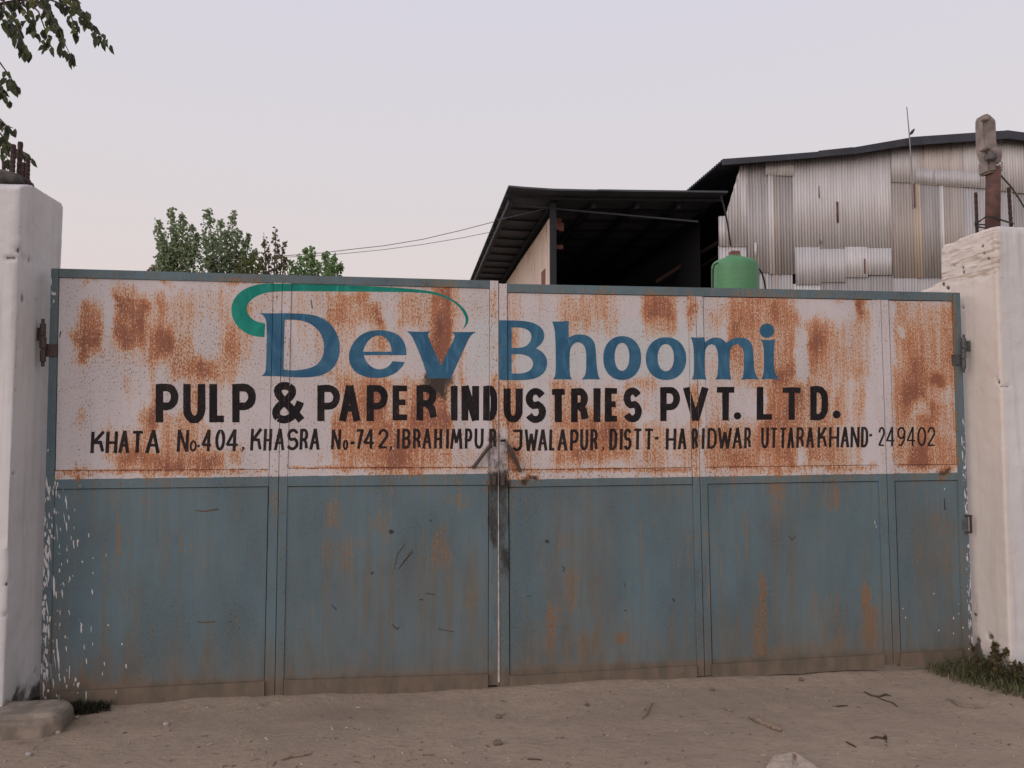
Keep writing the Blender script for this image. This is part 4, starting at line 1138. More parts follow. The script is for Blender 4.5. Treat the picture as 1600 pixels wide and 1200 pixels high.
stick('wood_chip', [(1487, 1096), (1500, 1103), (1520, 1105), (1536, 1106)], .017, M_STICK, 'flat pale strip of wood lying before the grass at the right pillar', 'wood strip', .45)
stick('wood_chip', [(1478, 1095), (1484, 1093), (1490, 1095)], .012, M_STICK, 'small pale wood chip just left of the flat wood strip', 'wood chip', .5)
stick('twig', [(1350, 1082), (1362, 1088), (1373, 1090), (1384, 1087), (1392, 1089)], .0055, M_TWIG, 'dark bent twig on the dirt, left of the wood strip before the grass', 'twig')
stick('twig', [(1370, 1090), (1384, 1096), (1395, 1099), (1403, 1105)], .004, M_TWIG, 'thin dark twig running right from beneath the bent twig', 'twig')
stick('twig', [(1307, 1105), (1315, 1104), (1325, 1104)], .005, M_TWIG, 'short straight twig on the dirt, farther from the camera than the two below it', 'twig')
stick('twig', [(1322, 1160), (1330, 1165), (1338, 1169)], .005, M_TWIG, 'short slanting twig just right of the crumpled sack', 'twig')
stick('twig', [(1360, 1155), (1370, 1153), (1380, 1155), (1384, 1152), (1385, 1162)], .006, M_TWIG, 'dark hooked twig, the nearest twig to the camera on the right', 'twig')
stick('twig', [(1003, 1124), (1010, 1119), (1014, 1108), (1020, 1099)], .0055, M_STICK, 'pale curved twig standing alone in the middle of the dirt', 'twig')
stick('twig', [(1128, 1107), (1138, 1111), (1146, 1113)], .007, M_STICK, 'short pale twig just beyond the thick dry stalk', 'twig')
stick('twig', [(440, 1190), (455, 1184), (470, 1182), (488, 1178)], .006, M_STICK, 'long pale twig in the left foreground dirt', 'twig')
stick('twig', [(824, 1187), (835, 1187), (846, 1188)], .004, M_TWIG, 'thin straight twig at the bottom middle of the dirt', 'twig')
stick('twig', [(660, 1181), (668, 1180), (677, 1181)], .006, M_STICK, 'pale twig beside the dark litter at the bottom left of centre', 'twig')
def pebble(px, py, r, seed, label, mat):
    p = on_ground(px, py)
    tag(lump('pebble', (p[0], p[1], p[2] + r * .5), (r, r * .8, r * .62), mat, None, seed, .25, 3), label, 'pebble', 'pebbles on the dirt')
M_PEB = simple('pale_stone', (0.36, 0.32, 0.29), 0.9, 0.2, 40)
M_PEB2 = simple('brown_stone', (0.17, 0.13, 0.105), 0.9, 0.3, 40)
pebble(779, 1122, .016, 3, 'brown pebble alone before the gap between the gate leaves', M_PEB2)
pebble(778, 1163, .02, 5, 'flat brown pebble nearer the camera, in line with the gap of the gate', M_PEB2)
pebble(110, 1120, .013, 6, 'white pebble by the concrete block, the larger of two', M_PEB)
pebble(120, 1124, .009, 7, 'tiny white pebble by the concrete block, the smaller of two', M_PEB)
pebble(45, 1181, .014, 8, 'white pebble in the bottom left corner, below the concrete block', M_PEB)
pebble(260, 1133, .014, 9, 'pale yellowish stone on the dirt before the left gate leaf', M_PEB)
pebble(1252, 1063, .013, 10, 'dark pebble close to the foot of the right gate leaf', M_PEB2)
pebble(1113, 1079, .014, 11, 'brown pebble on the bare dirt before the right gate leaf', M_PEB2)
pebble(91, 1146, .012, 13, 'pale stone just right of the concrete block', M_PEB)

# uncountable litter: chips, straw, grit
def litter():
    vs, fs_ = [], []
    for i in range(1100):
        px = random.uniform(-20, 1620); py = 1200 - (random.random() ** 1.3) * 150
        lim = np.interp(px, [60, 779, 1521], [1110, 1078, 1042])
        if py < lim: continue
        if random.random() > 0.25 + 0.75 * float(vnoise(np.array([px / 70.]), np.array([py / 22.]))[0]) ** 1.2: continue
        p = on_ground(px, py)
        a = random.uniform(0, math.pi); L = random.choice((.004, .006, .008, .012, .02)) * random.uniform(.6, 1.2); w = min(L * .5, random.uniform(.0015, .004))
        d = np.array([math.cos(a), math.sin(a), random.uniform(-.1, .2)]); n = np.array([-math.sin(a), math.cos(a), 0])
        h = random.uniform(.002, .006)
        b = len(vs)
        c = p + np.array([0, 0, h * .3])
        vs += [c - d * L - n * w, c + d * L - n * w * .6, c + d * L * .9 + n * w, c - d * L + n * w * .8, c + np.array([0, 0, h])]
        fs_ += [(b, b + 1, b + 4), (b + 1, b + 2, b + 4), (b + 2, b + 3, b + 4), (b + 3, b, b + 4)]
    t = NT('mixed_litter', 0.9, 0.1)
    gi = t.n('ShaderNodeNewGeometry')
    m = t.color(t.ramp(gi.outputs['Random Per Island'], [(0.0, (.09, .066, .05)), (.25, (.15, .115, .088)), (.55, (.26, .205, .16)), (.85, (.36, .295, .235)), (1.0, (.45, .39, .33))]))
    tag(mesh('litter', vs, fs_, m), kind='stuff')
litter()

# grass
def leafmat(name, cols, rough=0.7):
    t = NT(name, rough, 0.2)
    gi = t.n('ShaderNodeNewGeometry')
    c = t.ramp(gi.outputs['Random Per Island'], cols)
    t.b.inputs['Subsurface Weight'].default_value = 0.0
    m = t.color(c)
    tr = t.n('ShaderNodeBsdfTranslucent')
    t.l(c, tr.inputs['Color'])
    mx = t.n('ShaderNodeMixShader'); mx.inputs[0].default_value = 0.4
    out = t.t.nodes['Material Output']
    t.l(t.b.outputs[0], mx.inputs[1]); t.l(tr.outputs[0], mx.inputs[2]); t.l(mx.outputs[0], out.inputs['Surface'])
    return m
M_GRASS = leafmat('grass_blades', [(0, (.055, .068, .03)), (.35, (.09, .112, .045)), (.62, (.135, .152, .065)), (.8, (.21, .18, .105)), (1, (.32, .26, .18))])
def grass(name, fn, n, hmin, hmax, mat):
    vs, fs_ = [], []
    k = 0
    while k < n:
        r = fn()
        if r is None: continue
        px, py, sc = r
        p = on_ground(px, py)
        k += 1
        h = random.uniform(hmin, hmax) * sc
        a = random.uniform(0, 2 * math.pi)
        d = np.array([math.cos(a), math.sin(a), 0]) * h * random.uniform(.3, 1.3)
        w = random.uniform(.0011, .0028)
        n_ = np.array([-math.sin(a), math.cos(a), 0]) * w
        b = len(vs)
        vs += [p - n_, p + n_, p + d * .4 + n_ * .9 + np.array([0, 0, h * .65]), p + d * .4 - n_ * .9 + np.array([0, 0, h * .65]), p + d + np.array([0, 0, h * random.uniform(.6, 1)])]
        fs_ += [(b, b + 1, b + 2, b + 3), (b + 3, b + 2, b + 4)]
    tag(mesh(name, vs, fs_, mat), kind='stuff')
def fg():
    px = random.uniform(1445, 1680); py = random.uniform(1034, 1100)
    lo = np.interp(px, [1445, 1475, 1520, 1560, 1600, 1680], [1050, 1062, 1074, 1084, 1094, 1105])
    hi = np.interp(px, [1445, 1480, 1520, 1600, 1680], [1046, 1036, 1034, 1034, 1036])
    if py > lo or py < hi: return None
    e = min((lo - py) / 14, 1)
    if random.random() > .25 + .75 * e * float(sstep(.25, .6, vnoise(np.array([px / 9.]), np.array([py / 6.]))[0])): return None
    return px, py, .5 + .5 * e
grass('grass', fg, 4200, .025, .115, M_GRASS)
def fl():
    px = random.uniform(25, 172); py = random.uniform(1082, 1128)
    c = np.interp(px, [45, 90, 120, 172], [1100, 1108, 1110, 1107]); w = np.interp(px, [25, 60, 90, 110, 172], [8, 12, 15, 7, 4])
    if abs(py - c) > w: return None
    return px, py, 1
M_DULL = leafmat('dull_ground_moss', [(0, (.018, .018, .010)), (.5, (.034, .034, .018)), (1, (.07, .06, .036))])
grass('grass', fl, 2200, .012, .05, M_DULL)

# ------------------------------------------------------------------ leaves, weeds, trees
def leaf_mesh(name, items, mat, parent, fold=0.25):
    """items = (base, dir, normal-ish, length, width): six-sided folded leaves with a drip tip"""
    vs, fs_ = [], []
    for p, d, nrm, L, w in items:
        d = d / np.linalg.norm(d)
        s = np.cross(d, nrm); s = s / (np.linalg.norm(s) + 1e-9)
        u = np.cross(s, d)
        b = len(vs)
        vs += [p, p + d * L * .35 + s * w * .5 + u * w * fold, p + d * L * .72 + s * w * .34 + u * w * fold * .6, p + d * L - u * w * .25,
               p + d * L * .72 - s * w * .34 + u * w * fold * .6, p + d * L * .35 - s * w * .5 + u * w * fold, p + d * L * .5 - u * w * .05]
        fs_ += [(b, b + 1, b + 6), (b + 1, b + 2, b + 6), (b + 2, b + 3, b + 6), (b + 3, b + 4, b + 6), (b + 4, b + 5, b + 6), (b + 5, b, b + 6)]
    return mesh(name, vs, fs_, mat, parent)
rv = lambda s=1.0: RNG.normal(0, s, 3)

# weeds at the right pillar
M_WEED = leafmat('weed_leaves', [(0, (.06, .05, .028)), (.5, (.11, .105, .05)), (.8, (.16, .125, .07)), (1, (.21, .13, .08))])
M_STEM = simple('weed_stem', (0.09, 0.06, 0.038), 0.9)
def weed(px, py, h, n, label):
    p = on_ground(px, py)
    root = empty('weed', p, label, 'weed', 'weeds at the right pillar')
    bm = bmesh.new(); items = []
    for k in range(5):
        a = RNG.uniform(0, 6.28); q = [p + np.array([math.cos(a) * t * h * .6, math.sin(a) * t * h * .35, t * h * RNG.uniform(.8, 1.0)]) for t in (0, .4, .75, 1)]
        bm_tube(bm, q, [.005, .004, .003, .002], 5)
        for j in range(n):
            t = RNG.uniform(.25, 1); b = np.array([np.interp(t, (0, .4, .75, 1), [c[i] for c in q]) for i in range(3)])
            items.append((b, rv() + np.array([0, 0, -.2]), np.array([0, 0, 1.]) + rv(.4), RNG.uniform(.02, .04), RNG.uniform(.012, .022)))
    from_bm('stem', bm, M_STEM, root); leaf_mesh('leaves', items, M_WEED, root)
    settle(root)
weed(1545, 1059, .20, 60, 'brown-green weed growing against the warm-tinted side of the right pillar')
weed(1577, 1071, .14, 50, 'low weed at the front corner of the right pillar, right of the taller weed')
weed(1604, 1076, .15, 50, 'low weed at the right edge, against the white front of the right pillar')

# overhanging tree at the upper left: trunk outside the view, its drooping sprays inside it
M_LEAF = leafmat('fig_leaves', [(0, (.036, .046, .032)), (.45, (.065, .080, .048)), (.8, (.10, .12, .058)), (.95, (.18, .18, .07)), (1, (.24, .21, .08))], 0.5)
M_BARK = simple('tree_bark', (0.10, 0.078, 0.062), 0.95, 0.4, 12, bump=0.8)
YT = 0.35
tree = empty('fig_tree', (-3.1, 1.6, 0), 'overhanging broad-leaved tree with dark drooping leaf sprays above the left pillar', 'tree')
bm = bmesh.new()
bm_tube(bm, [(-3.1, 1.6, -.1), (-3.05, 1.55, 1.4), (-2.95, 1.4, 3.0), (-2.7, 1.1, 4.4)], [.19, .15, .13, .10], 12)
from_bm('trunk', bm, M_BARK, tree, True)
sprays = [  # photo polylines; leaves hang along them
 ([(-60,-60),(-10,-30),(40,-8),(80,0),(110,12),(125,25),(140,38),(155,52),(166,64)], 30, .35),
 ([(-50,-40),(10,-10),(60,8),(80,25),(92,45),(102,70),(110,86)], 30, .3),
 ([(-50,-30),(0,-5),(18,20),(28,45),(36,65),(44,80)], 26, .3),
 ([(-60,-50),(-10,-20),(25,0),(45,25),(55,48)], 34, .25),
 ([(-40,-50),(20,-25),(65,-5),(78,12),(84,36)], 34, .25),
 ([(-60,-40),(-20,-10),(2,8),(12,30),(20,44)], 30, .3),
 ([(-60,-30),(30,-10),(60,18),(72,50),(76,76)], 16, .35),
 ([(40,-40),(85,-20),(105,-8),(118,6),(130,18)], 22, .3),
 ([(90,-12),(104,8),(112,28),(118,48)], 9, .5),
 ([(-60,60),(-25,80),(0,98),(10,112),(18,130),(24,136)], 18, .35), ([(-60,90),(-25,110),(0,126),(4,145),(10,156)], 20, .35),
 ([(-60,150),(-25,168),(0,186),(10,196),(20,200)], 16, .4), ([(-60,170),(-25,190),(0,208),(10,220),(22,232),(38,238),(46,242)], 26, .35), ([(-50,190),(-10,210),(4,228),(12,250)], 14, .35)]
items = []
for si, (pl, n, spread) in enumerate(sprays):
    y0 = YT + RNG.uniform(-.35, .25)
    P3 = np.array([at_y(x, y, y0 + .25 * (1 - i / len(pl))) for i, (x, y) in enumerate(pl)])
    bm = bmesh.new()
    root_pt = np.array([-2.75 + RNG.uniform(-.05, .05), 1.2, 3.2 + .25 * (si < 9) + RNG.uniform(0, .6)])
    mid_ = (root_pt + P3[0]) / 2 + np.array([0, 0, .15])
    bm_tube(bm, [root_pt, mid_] + list(P3), [.03, .015] + list(np.linspace(.008, .0022, len(P3))), 6)
    from_bm('branch', bm, M_BARK, tree, True)
    L_ = np.linspace(0, 1, len(P3))
    for k in range(n):
        t = 1 - RNG.random() ** 1.4 * .72 if k else 1.0
        b = np.array([np.interp(t, L_, P3[:, i]) for i in range(3)]) + RNG.normal(0, .012, 3)
        d = np.array([RNG.normal(.12, .38), RNG.normal(0, .4), -1.0])
        L = RNG.uniform(.05, .076)
        items.append((b, d, np.array([RNG.normal(0, .6), -1.0, RNG.normal(.2, .5)]), L, L * RNG.uniform(.44, .6)))
# crown outside the view
for k in range(1100):
    c = np.array([-2.9, 1.1, 4.4]) + RNG.normal(0, 1, 3) * np.array([.75, .8, .6])
    px_ = (c - CP); zz = px_ @ FWD
    if zz > .3 and 800 + F * (px_ @ RGT) / zz > -14 and 600 - F * (px_ @ UPV) / zz > -14: continue
    L = RNG.uniform(.06, .09)
    items.append((c, np.array([RNG.normal(0, .4), RNG.normal(0, .4), -1.]), np.array([RNG.normal(0, .6), -1.0, .2]), L, L * .52))
leaf_mesh('crown', items, M_LEAF, tree)
settle(tree)

# trees beyond the gate
M_POP = leafmat('poplar_leaves', [(0, (.15, .20, .115)), (.4, (.215, .28, .165)), (.8, (.28, .35, .205)), (1, (.35, .42, .25))])
M_SPARSE = leafmat('thin_poplar_leaves', [(0, (.12, .12, .08)), (.5, (.18, .17, .11)), (1, (.24, .22, .14))])
M_YEL = leafmat('yellowish_leaves', [(0, (.075, .09, .035)), (.5, (.125, .14, .055)), (1, (.19, .20, .085))])
M_FRESH = leafmat('fresh_green_leaves', [(0, (.12, .20, .09)), (.5, (.19, .295, .13)), (1, (.27, .38, .18))])
def poplar(name, Yd, base, fork, tops, n, r0, mat, leafL_, label, jit=1.0):
    bz = at_y(base, 700, Yd)
    root = empty(name, (bz[0], Yd, 0), label, 'tree', 'trees beyond the gate')
    fk = at_y(base, fork, Yd)
    bm = bmesh.new()
    bm_tube(bm, [(bz[0], Yd, -.1), ((bz[0] + fk[0]) / 2 + .05, Yd, fk[2] * .5), tuple(fk)], [.16, .13, .10], 9)
    items = []
    for (tx, ty) in tops:
        dy = RNG.normal(0, .5)
        tp = at_y(tx, ty, Yd + dy)
        m1 = fk * .55 + tp * .45 + np.array([(tp[0] - fk[0]) * .18, 0, -.1])
        q = np.array([fk + np.array([0, 0, -.2]), m1, fk * .15 + tp * .85 + np.array([(tp[0] - fk[0]) * .04, 0, 0]), tp])
        bm_tube(bm, [tuple(a) for a in q], [.06, .035, .016, .006], 6)
        tt = [0, .45, .85, 1]
        for k in range(n):
            t = RNG.random() ** .8
            c = np.array([np.interp(t, tt, q[:, i]) for i in range(3)])
            rad = r0 * (1.08 - t) ** .8 * (0.6 + .7 * vnoise(np.array([t * 9 + tx]), np.array([tx * .3]))[0])
            o_ = RNG.normal(0, 1, 3); o_ = o_ / np.linalg.norm(o_) * rad * RNG.random() ** .5
            L = leafL_ * RNG.uniform(.7, 1.3)
            items.append((c + o_ * jit + np.array([0, 0, .0]), rv() + np.array([0, 0, -.5]), rv() + np.array([0, 0, .6]), L, L * .85))
    from_bm('trunk', bm, M_BARK, root, True)
    leaf_mesh('crown', items, mat, root)
    settle(root)
YB = 27.0
poplar('poplar_tree', YB, 285, 500, [(247, 346), (254, 372), (268, 325), (285, 335), (300, 352), (248, 400), (309, 365), (275, 365), (293, 380), (262, 390)], 460, .92, M_POP, .125,
       'leftmost dark green poplar with several pointed shoots beyond the gate')
poplar('poplar_tree', YB + 1.5, 352, 500, [(325, 328), (345, 343), (364, 331), (373, 360), (388, 366), (398, 392), (318, 365), (336, 370), (355, 362), (330, 400), (380, 392)], 460, .95, M_POP, .125,
       'dark green poplar right of the leftmost one, its shoots standing over the white panel')
poplar('poplar_tree', YB - 1, 425, 500, [(412, 362), (431, 357), (434, 380), (443, 377), (446, 402), (419, 385), (408, 400)], 95, .38, M_SPARSE, .14,
       'thin sparse brownish young poplar between the dark poplars and the fresh green tree', 1.2)
poplar('leafy_tree', YB + 2, 492, 520, [(455, 408), (478, 389), (487, 388), (510, 392), (523, 400), (533, 412), (468, 400), (498, 410), (518, 412)], 300, .8, M_FRESH, .15,
       'fresh green low tree beyond the gate, nearest to the dark shed')
poplar('leafy_tree', YB - 2.5, 388, 520, [(372, 412), (384, 402), (395, 398), (404, 408), (258, 418)][:4], 170, .5, M_YEL, .13,
       'yellow-green bush showing low between the dark poplars and the sparse one')
poplar('leafy_tree', YB - 3, 237, 520, [(233, 417), (240, 415)], 60, .3, M_SPARSE, .13,
       'tip of a small tree just showing above the gate left of the poplars')

# power lines
def cable(p, r, label):
    bm = bmesh.new()
    bm_tube(bm, p, r, 5)
    tag(from_bm('power_line', bm, M_POWER), label, 'power line', 'power lines beyond the gate')
YC = 38.0
cable([at_y(x, y, YC) for x, y in ((300, 408), (380, 404), (440, 400), (500, 395.5), (545, 390), (600, 384), (660, 374), (720, 360), (770, 347), (830, 330))], .022, 'upper of two power lines sagging between the trees and the dark shed')
cable([at_y(x, y, YC + .6) for x, y in ((300, 411), (380, 407), (440, 402), (500, 399.5), (545, 395.5), (600, 390), (660, 382), (720, 372), (770, 362), (830, 348))], .018, 'lower of two power lines sagging between the trees and the dark shed')

# ------------------------------------------------------------------ tall corrugated shed
YW = 20.5
def wx(px, py, y=YW): return at_y(px, py, y)
shed = empty('metal_shed', (wx(1400, 660)[0], YW + 8, 0), 'tall shed with a gable of patched corrugated sheets and a dark roof', 'shed')
C1 = lambda X, Y: (1100 + X / 3.2, 150 + Y / 3.2)
def corr(name, top, bot, off, mat, parent, pitch=0.112, amp_=0.026, y=YW):
    """corrugated sheet; top and bottom are photo polylines over the same x range"""
    tx = np.array([wx(*p, y)[0] for p in top]); tz = np.array([wx(*p, y)[2] for p in top])
    bx = np.array([wx(*p, y)[0] for p in bot]); bz_ = np.array([wx(*p, y)[2] for p in bot])
    if max(p[1] for p in bot) > 580: bz_ = bz_ * 0
    x0, x1 = tx[0], tx[-1]
    n = max(6, int((x1 - x0) / pitch * 8))
    xs = np.linspace(x0, x1, n)
    yy = y + off + amp_ * np.sin(xs / pitch * 2 * np.pi)
    zt = np.interp(xs, tx, tz); zb = np.interp(xs, bx, bz_)
    V = np.vstack([np.stack([xs, yy, zb], -1), np.stack([xs, yy, zt], -1)])
    o = mesh(name, V, [(i, i + 1, n + i + 1, n + i) for i in range(n - 1)], mat, parent, True)
    md = o.modifiers.new('s', 'SOLIDIFY'); md.thickness = 0.004
    return o
def sh4(X0, X1, yt0, yt1, yb0, yb1, off, mat, name='wall_sheet'):
    return corr(name, [C1(X0, yt0), C1(X1, yt1)], [C1(X0, yb0), C1(X1, yb1)], off, mat, shed)
def roofy(X):      # lower edge of the roof, where the sheets end
    return float(np.interp(X, [150, 185, 305, 440, 680, 930, 1400, 1520, 1600, 2600], [345, 348, 340, 325, 297, 272, 215, 196, 214, 420]))
def up(X0, X1, yb0, yb1, off, mat):
    xs = [X0, (X0 + X1) / 2, X1] if X1 - X0 > 60 else [X0, X1]
    if X0 < 1520 < X1: xs = [X0, 1520, X1]
    return corr('wall_sheet', [C1(x, roofy(x) - 8) for x in xs], [C1(X0, yb0), C1(X1, yb1)], off, mat, shed)
corr('wall_sheet', [C1(72, 602), C1(106, 600), C1(107, 600), C1(140, 490), C1(183, 346), C1(214, 344)], [C1(72, 752), C1(214, 752)], 0, G_LIGHT, shed)
sh4(72, 214, 748, 748, 1400, 1400, .03, G_LIGHT)
up(212, 325, 885, 885, .02, G_GREY)
sh4(214, 322, 445, 445, 880, 880, -.01, G_GREY)
up(305, 443, 398, 402, -.03, G_LIGHT)
sh4(318, 346, 390, 392, 890, 890, -.02, G_LIGHT)
sh4(344, 378, 392, 394, 890, 890, -.005, G_BROWN)
sh4(376, 447, 394, 400, 890, 890, .005, G_DARK)
sh4(212, 445, 883, 883, 1400, 1400, .035, G_GREY)
sh4(342, 374, 887, 887, 1400, 1400, .015, G_BROWN)
up(440, 680, 775, 775, -.01, G_LIGHT)
up(676, 932, 770, 770, .01, G_LIGHT)
up(928, 1055, 432, 436, -.03, G_LIGHT)
up(1050, 1295, 440, 458, -.02, G_RUST)
up(1290, 1425, 455, 466, -.035, G_LIGHT)
up(1420, 1700, 468, 500, -.02, G_LIGHT)
up(1690, 2600, 1400, 1400, -.01, G_LIGHT)
sh4(1055, 1142, 362, 365, 432, 438, -.04, G_BLUE)
sh4(1148, 1290, 372, 376, 440, 450, -.035, G_BLUE)
sh4(1290, 1370, 380, 382, 450, 456, -.045, G_BLUE)
sh4(930, 1046, 424, 428, 910, 910, .0, G_BROWN)
sh4(1044, 1082, 428, 432, 910, 910, -.012, G_YELL)
sh4(1078, 1176, 430, 438, 910, 910, .0, G_DARK)
sh4(1174, 1198, 436, 440, 910, 910, -.012, G_LIGHT)
sh4(1196, 1292, 440, 450, 910, 910, .0, G_BROWN)
sh4(1290, 1418, 446, 460, 1400, 1400, .01, G_GREY)
sh4(1416, 1545, 456, 466, 1400, 1400, .02, G_GREY)
sh4(1543, 1700, 460, 480, 1400, 1400, .03, G_DARK)
sh4(452, 578, 757, 757, 944, 944, -0.021, G_BLUE)
sh4(577, 704, 765, 765, 932, 932, -0.018, G_BLUE)
sh4(703, 814, 755, 755, 908, 908, -0.024, G_LIGHT)
sh4(810, 937, 762, 762, 896, 896, -0.027, G_BLUE)
sh4(443, 580, 940, 940, 1400, 1400, .01, G_LIGHT)
sh4(576, 705, 926, 926, 1400, 1400, .015, G_DARK)
sh4(700, 830, 904, 904, 1400, 1400, .01, G_DARK)
sh4(826, 950, 893, 893, 1400, 1400, .02, G_DARK)
sh4(944, 1072, 903, 903, 1400, 1400, .01, G_GREY)
sh4(1068, 1295, 903, 903, 1400, 1400, .02, G_GREY)
for X0, X1, y0, y1 in ((656, 668, 530, 635), (794, 804, 815, 890), (573, 586, 690, 742), (570, 576, 450, 510), (1038, 1048, 440, 560), (249, 259, 735, 800)):
    sh4(X0, X1, y0, y0, y1, y1, -.05, G_RED if X0 > 600 else (G_LIGHT if X0 < 300 else G_DARK), 'loose_strip')
# inside faces so that the shed is closed and dark
pe = wx(*C1(110, 600)); pr = wx(*C1(1520, 190))
xr_end = wx(*C1(2600, 420))[0]
def plate(name, pts_, mat, parent, thick=.02):
    o = mesh(name, pts_, [tuple(range(len(pts_)))], mat, parent)
    md = o.modifiers.new('s', 'SOLIDIFY'); md.thickness = thick; md.offset = 0
    return o
# roof: ridge runs away from the viewer
YF, YK = YW - 0.42, YW + 34
def roof_pt(X, Y, y): 
    a = at_y(*C1(X, Y), YF); return np.array([a[0], y, a[2]])
def roof_slope(name, e, r, mat, rib=0.2, amp_=.03):
    """corrugated roof sheet between eave e and ridge r (x, z); the ribs run down the slope"""
    n = int((YK - YF) / rib * 4)
    ys = np.linspace(YF, YK, n)
    w = amp_ * np.clip(np.sin(ys / rib * 2 * np.pi) * 1.6, -1, 1)
    nrm = np.array([-(r[1] - e[1]), (r[0] - e[0])]); nrm = nrm / np.linalg.norm(nrm) * np.sign(nrm[1])
    V, K = [], 12
    for k in range(K + 1):
        t = k / K
        sag = -0.10 * math.sin(t * math.pi) * 1.0
        x = e[0] + (r[0] - e[0]) * t; z = e[1] + (r[1] - e[1]) * t + sag
        V.append(np.stack([x + nrm[0] * w, ys, z + nrm[1] * w], -1))
    V = np.vstack(V)
    fs_ = [(k * n + i, k * n + i + 1, (k + 1) * n + i + 1, (k + 1) * n + i) for k in range(K) for i in range(n - 1)]
    o = mesh(name, V, fs_, mat, shed)
    md = o.modifiers.new('s', 'SOLIDIFY'); md.thickness = .03; md.offset = 0
    return o
eL = roof_pt(95, 319, YF); rG = roof_pt(1520, 175, YF); eR = roof_pt(2700, 330, YF)
roof_slope('roof', (eL[0], eL[2]), (rG[0], rG[2]), M_ROOF)
roof_slope('roof', (rG[0] + .02, rG[2]), (eR[0], eR[2]), M_ROOF)
# barge boards along the gable edge, in lapped lengths like the photo's stepped edge
def barge(a, b, h, off=0.0):
    bm = bmesh.new()
    A, B = at_y(*C1(*a), YF - .03 - off), at_y(*C1(*b), YF - .03 - off)
    for p in (A, B):
        pass
    vs = [A, B, B - np.array([0, 0, h[1]]), A - np.array([0, 0, h[0]])]
    f = [bm.verts.new(v) for v in vs] + [bm.verts.new(v + np.array([0, .05, 0])) for v in vs]
    for q in ((0, 1, 2, 3), (7, 6, 5, 4), (0, 4, 5, 1), (1, 5, 6, 2), (2, 6, 7, 3), (3, 7, 4, 0)):
        bm.faces.new([f[i] for i in q])
    from_bm('barge_board', bm, M_ROOF, shed)
barge((93, 316), (580, 277), (.20, .20)); barge((575, 273), (745, 255), (.22, .24), .01); barge((740, 258), (1035, 207), (.24, .26)); barge((1030, 205), (1522, 171), (.30, .30), .01); barge((1521, 171), (2700, 326), (.30, .30))
# side wall, back wall and eave lining
xs_ = wx(*C1(112, 600))[0]
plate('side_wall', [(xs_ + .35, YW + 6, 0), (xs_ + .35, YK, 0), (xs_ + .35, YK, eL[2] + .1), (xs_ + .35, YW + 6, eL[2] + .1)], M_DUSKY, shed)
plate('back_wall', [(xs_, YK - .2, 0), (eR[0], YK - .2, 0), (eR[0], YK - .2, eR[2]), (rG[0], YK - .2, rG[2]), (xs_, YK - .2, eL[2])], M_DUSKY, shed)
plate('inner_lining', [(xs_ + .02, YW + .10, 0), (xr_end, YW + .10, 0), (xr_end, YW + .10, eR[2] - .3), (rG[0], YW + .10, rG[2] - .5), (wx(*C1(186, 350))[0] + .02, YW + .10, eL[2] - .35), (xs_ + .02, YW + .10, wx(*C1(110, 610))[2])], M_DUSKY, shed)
plate('far_wall', [(eR[0] - .2, YW, 0), (eR[0] - .2, YK, 0), (eR[0] - .2, YK, eR[2]), (eR[0] - .2, YW, eR[2])], G_GREY, shed)
bm = bmesh.new()
bm_tube(bm, [at_y(*C1(98, 540), YW - .25), at_y(*C1(118, 640), YW - .2), at_y(*C1(134, 750), YW - .2)], .03, 6)
bm_tube(bm, [at_y(*C1(85, 500), YW - .35), at_y(*C1(110, 600), YW - .2)], .03, 6)
from_bm('wall_strut', bm, M_WIRE, shed)
settle(shed)

# lower open shed to its left
YO = YW - 0.2
C8 = lambda X, Y: (700 + X / 3.2, 150 + Y / 3.2)
osh = empty('open_shed', (at_y(990, 660, YO)[0], YO + 8, 0), 'lower open-fronted shed with a dark roof and a cream rusty side wall', 'shed')
rl = at_y(*C8(302, 455), YO); rr = at_y(*C8(1400, 480), YO)
YOB = YO + 20.0
n = 60
def sag(t): return 0.16 * (1 - t) ** 3 - 0.10 * math.sin(min(t * 2.2, 1) * math.pi) * 1.0
xs = np.linspace(rl[0], rr[0], n)
zz = np.array([np.interp(t, [0, 1], [rl[2] - .0, rr[2]]) - .0 for t in np.linspace(0, 1, n)])
zz = np.array([at_y(px, py, YO)[2] for px, py in [(700 + X / 3.2, 150 + np.interp(X, [302, 380, 520, 740, 745, 1000, 1340, 1400], [455, 462, 471, 476, 474, 478, 482, 483]) / 3.2) for X in np.linspace(302, 1400, n)]])
ysr = [YO, YO + 5, YO + 12, YOB]
fall = [0, -.02, -.02, -.05]
V = np.vstack([np.stack([xs + (j > 0) * .0, np.full(n, y), zz + fall[j]], -1) for j, y in enumerate(ysr)])
fs_ = [(j * n + i, j * n + i + 1, (j + 1) * n + i + 1, (j + 1) * n + i) for j in range(3) for i in range(n - 1)]
ro = mesh('roof', V, fs_, M_ROOFIN, osh)
md = ro.modifiers.new('s', 'SOLIDIFY'); md.thickness = .06; md.offset = 1
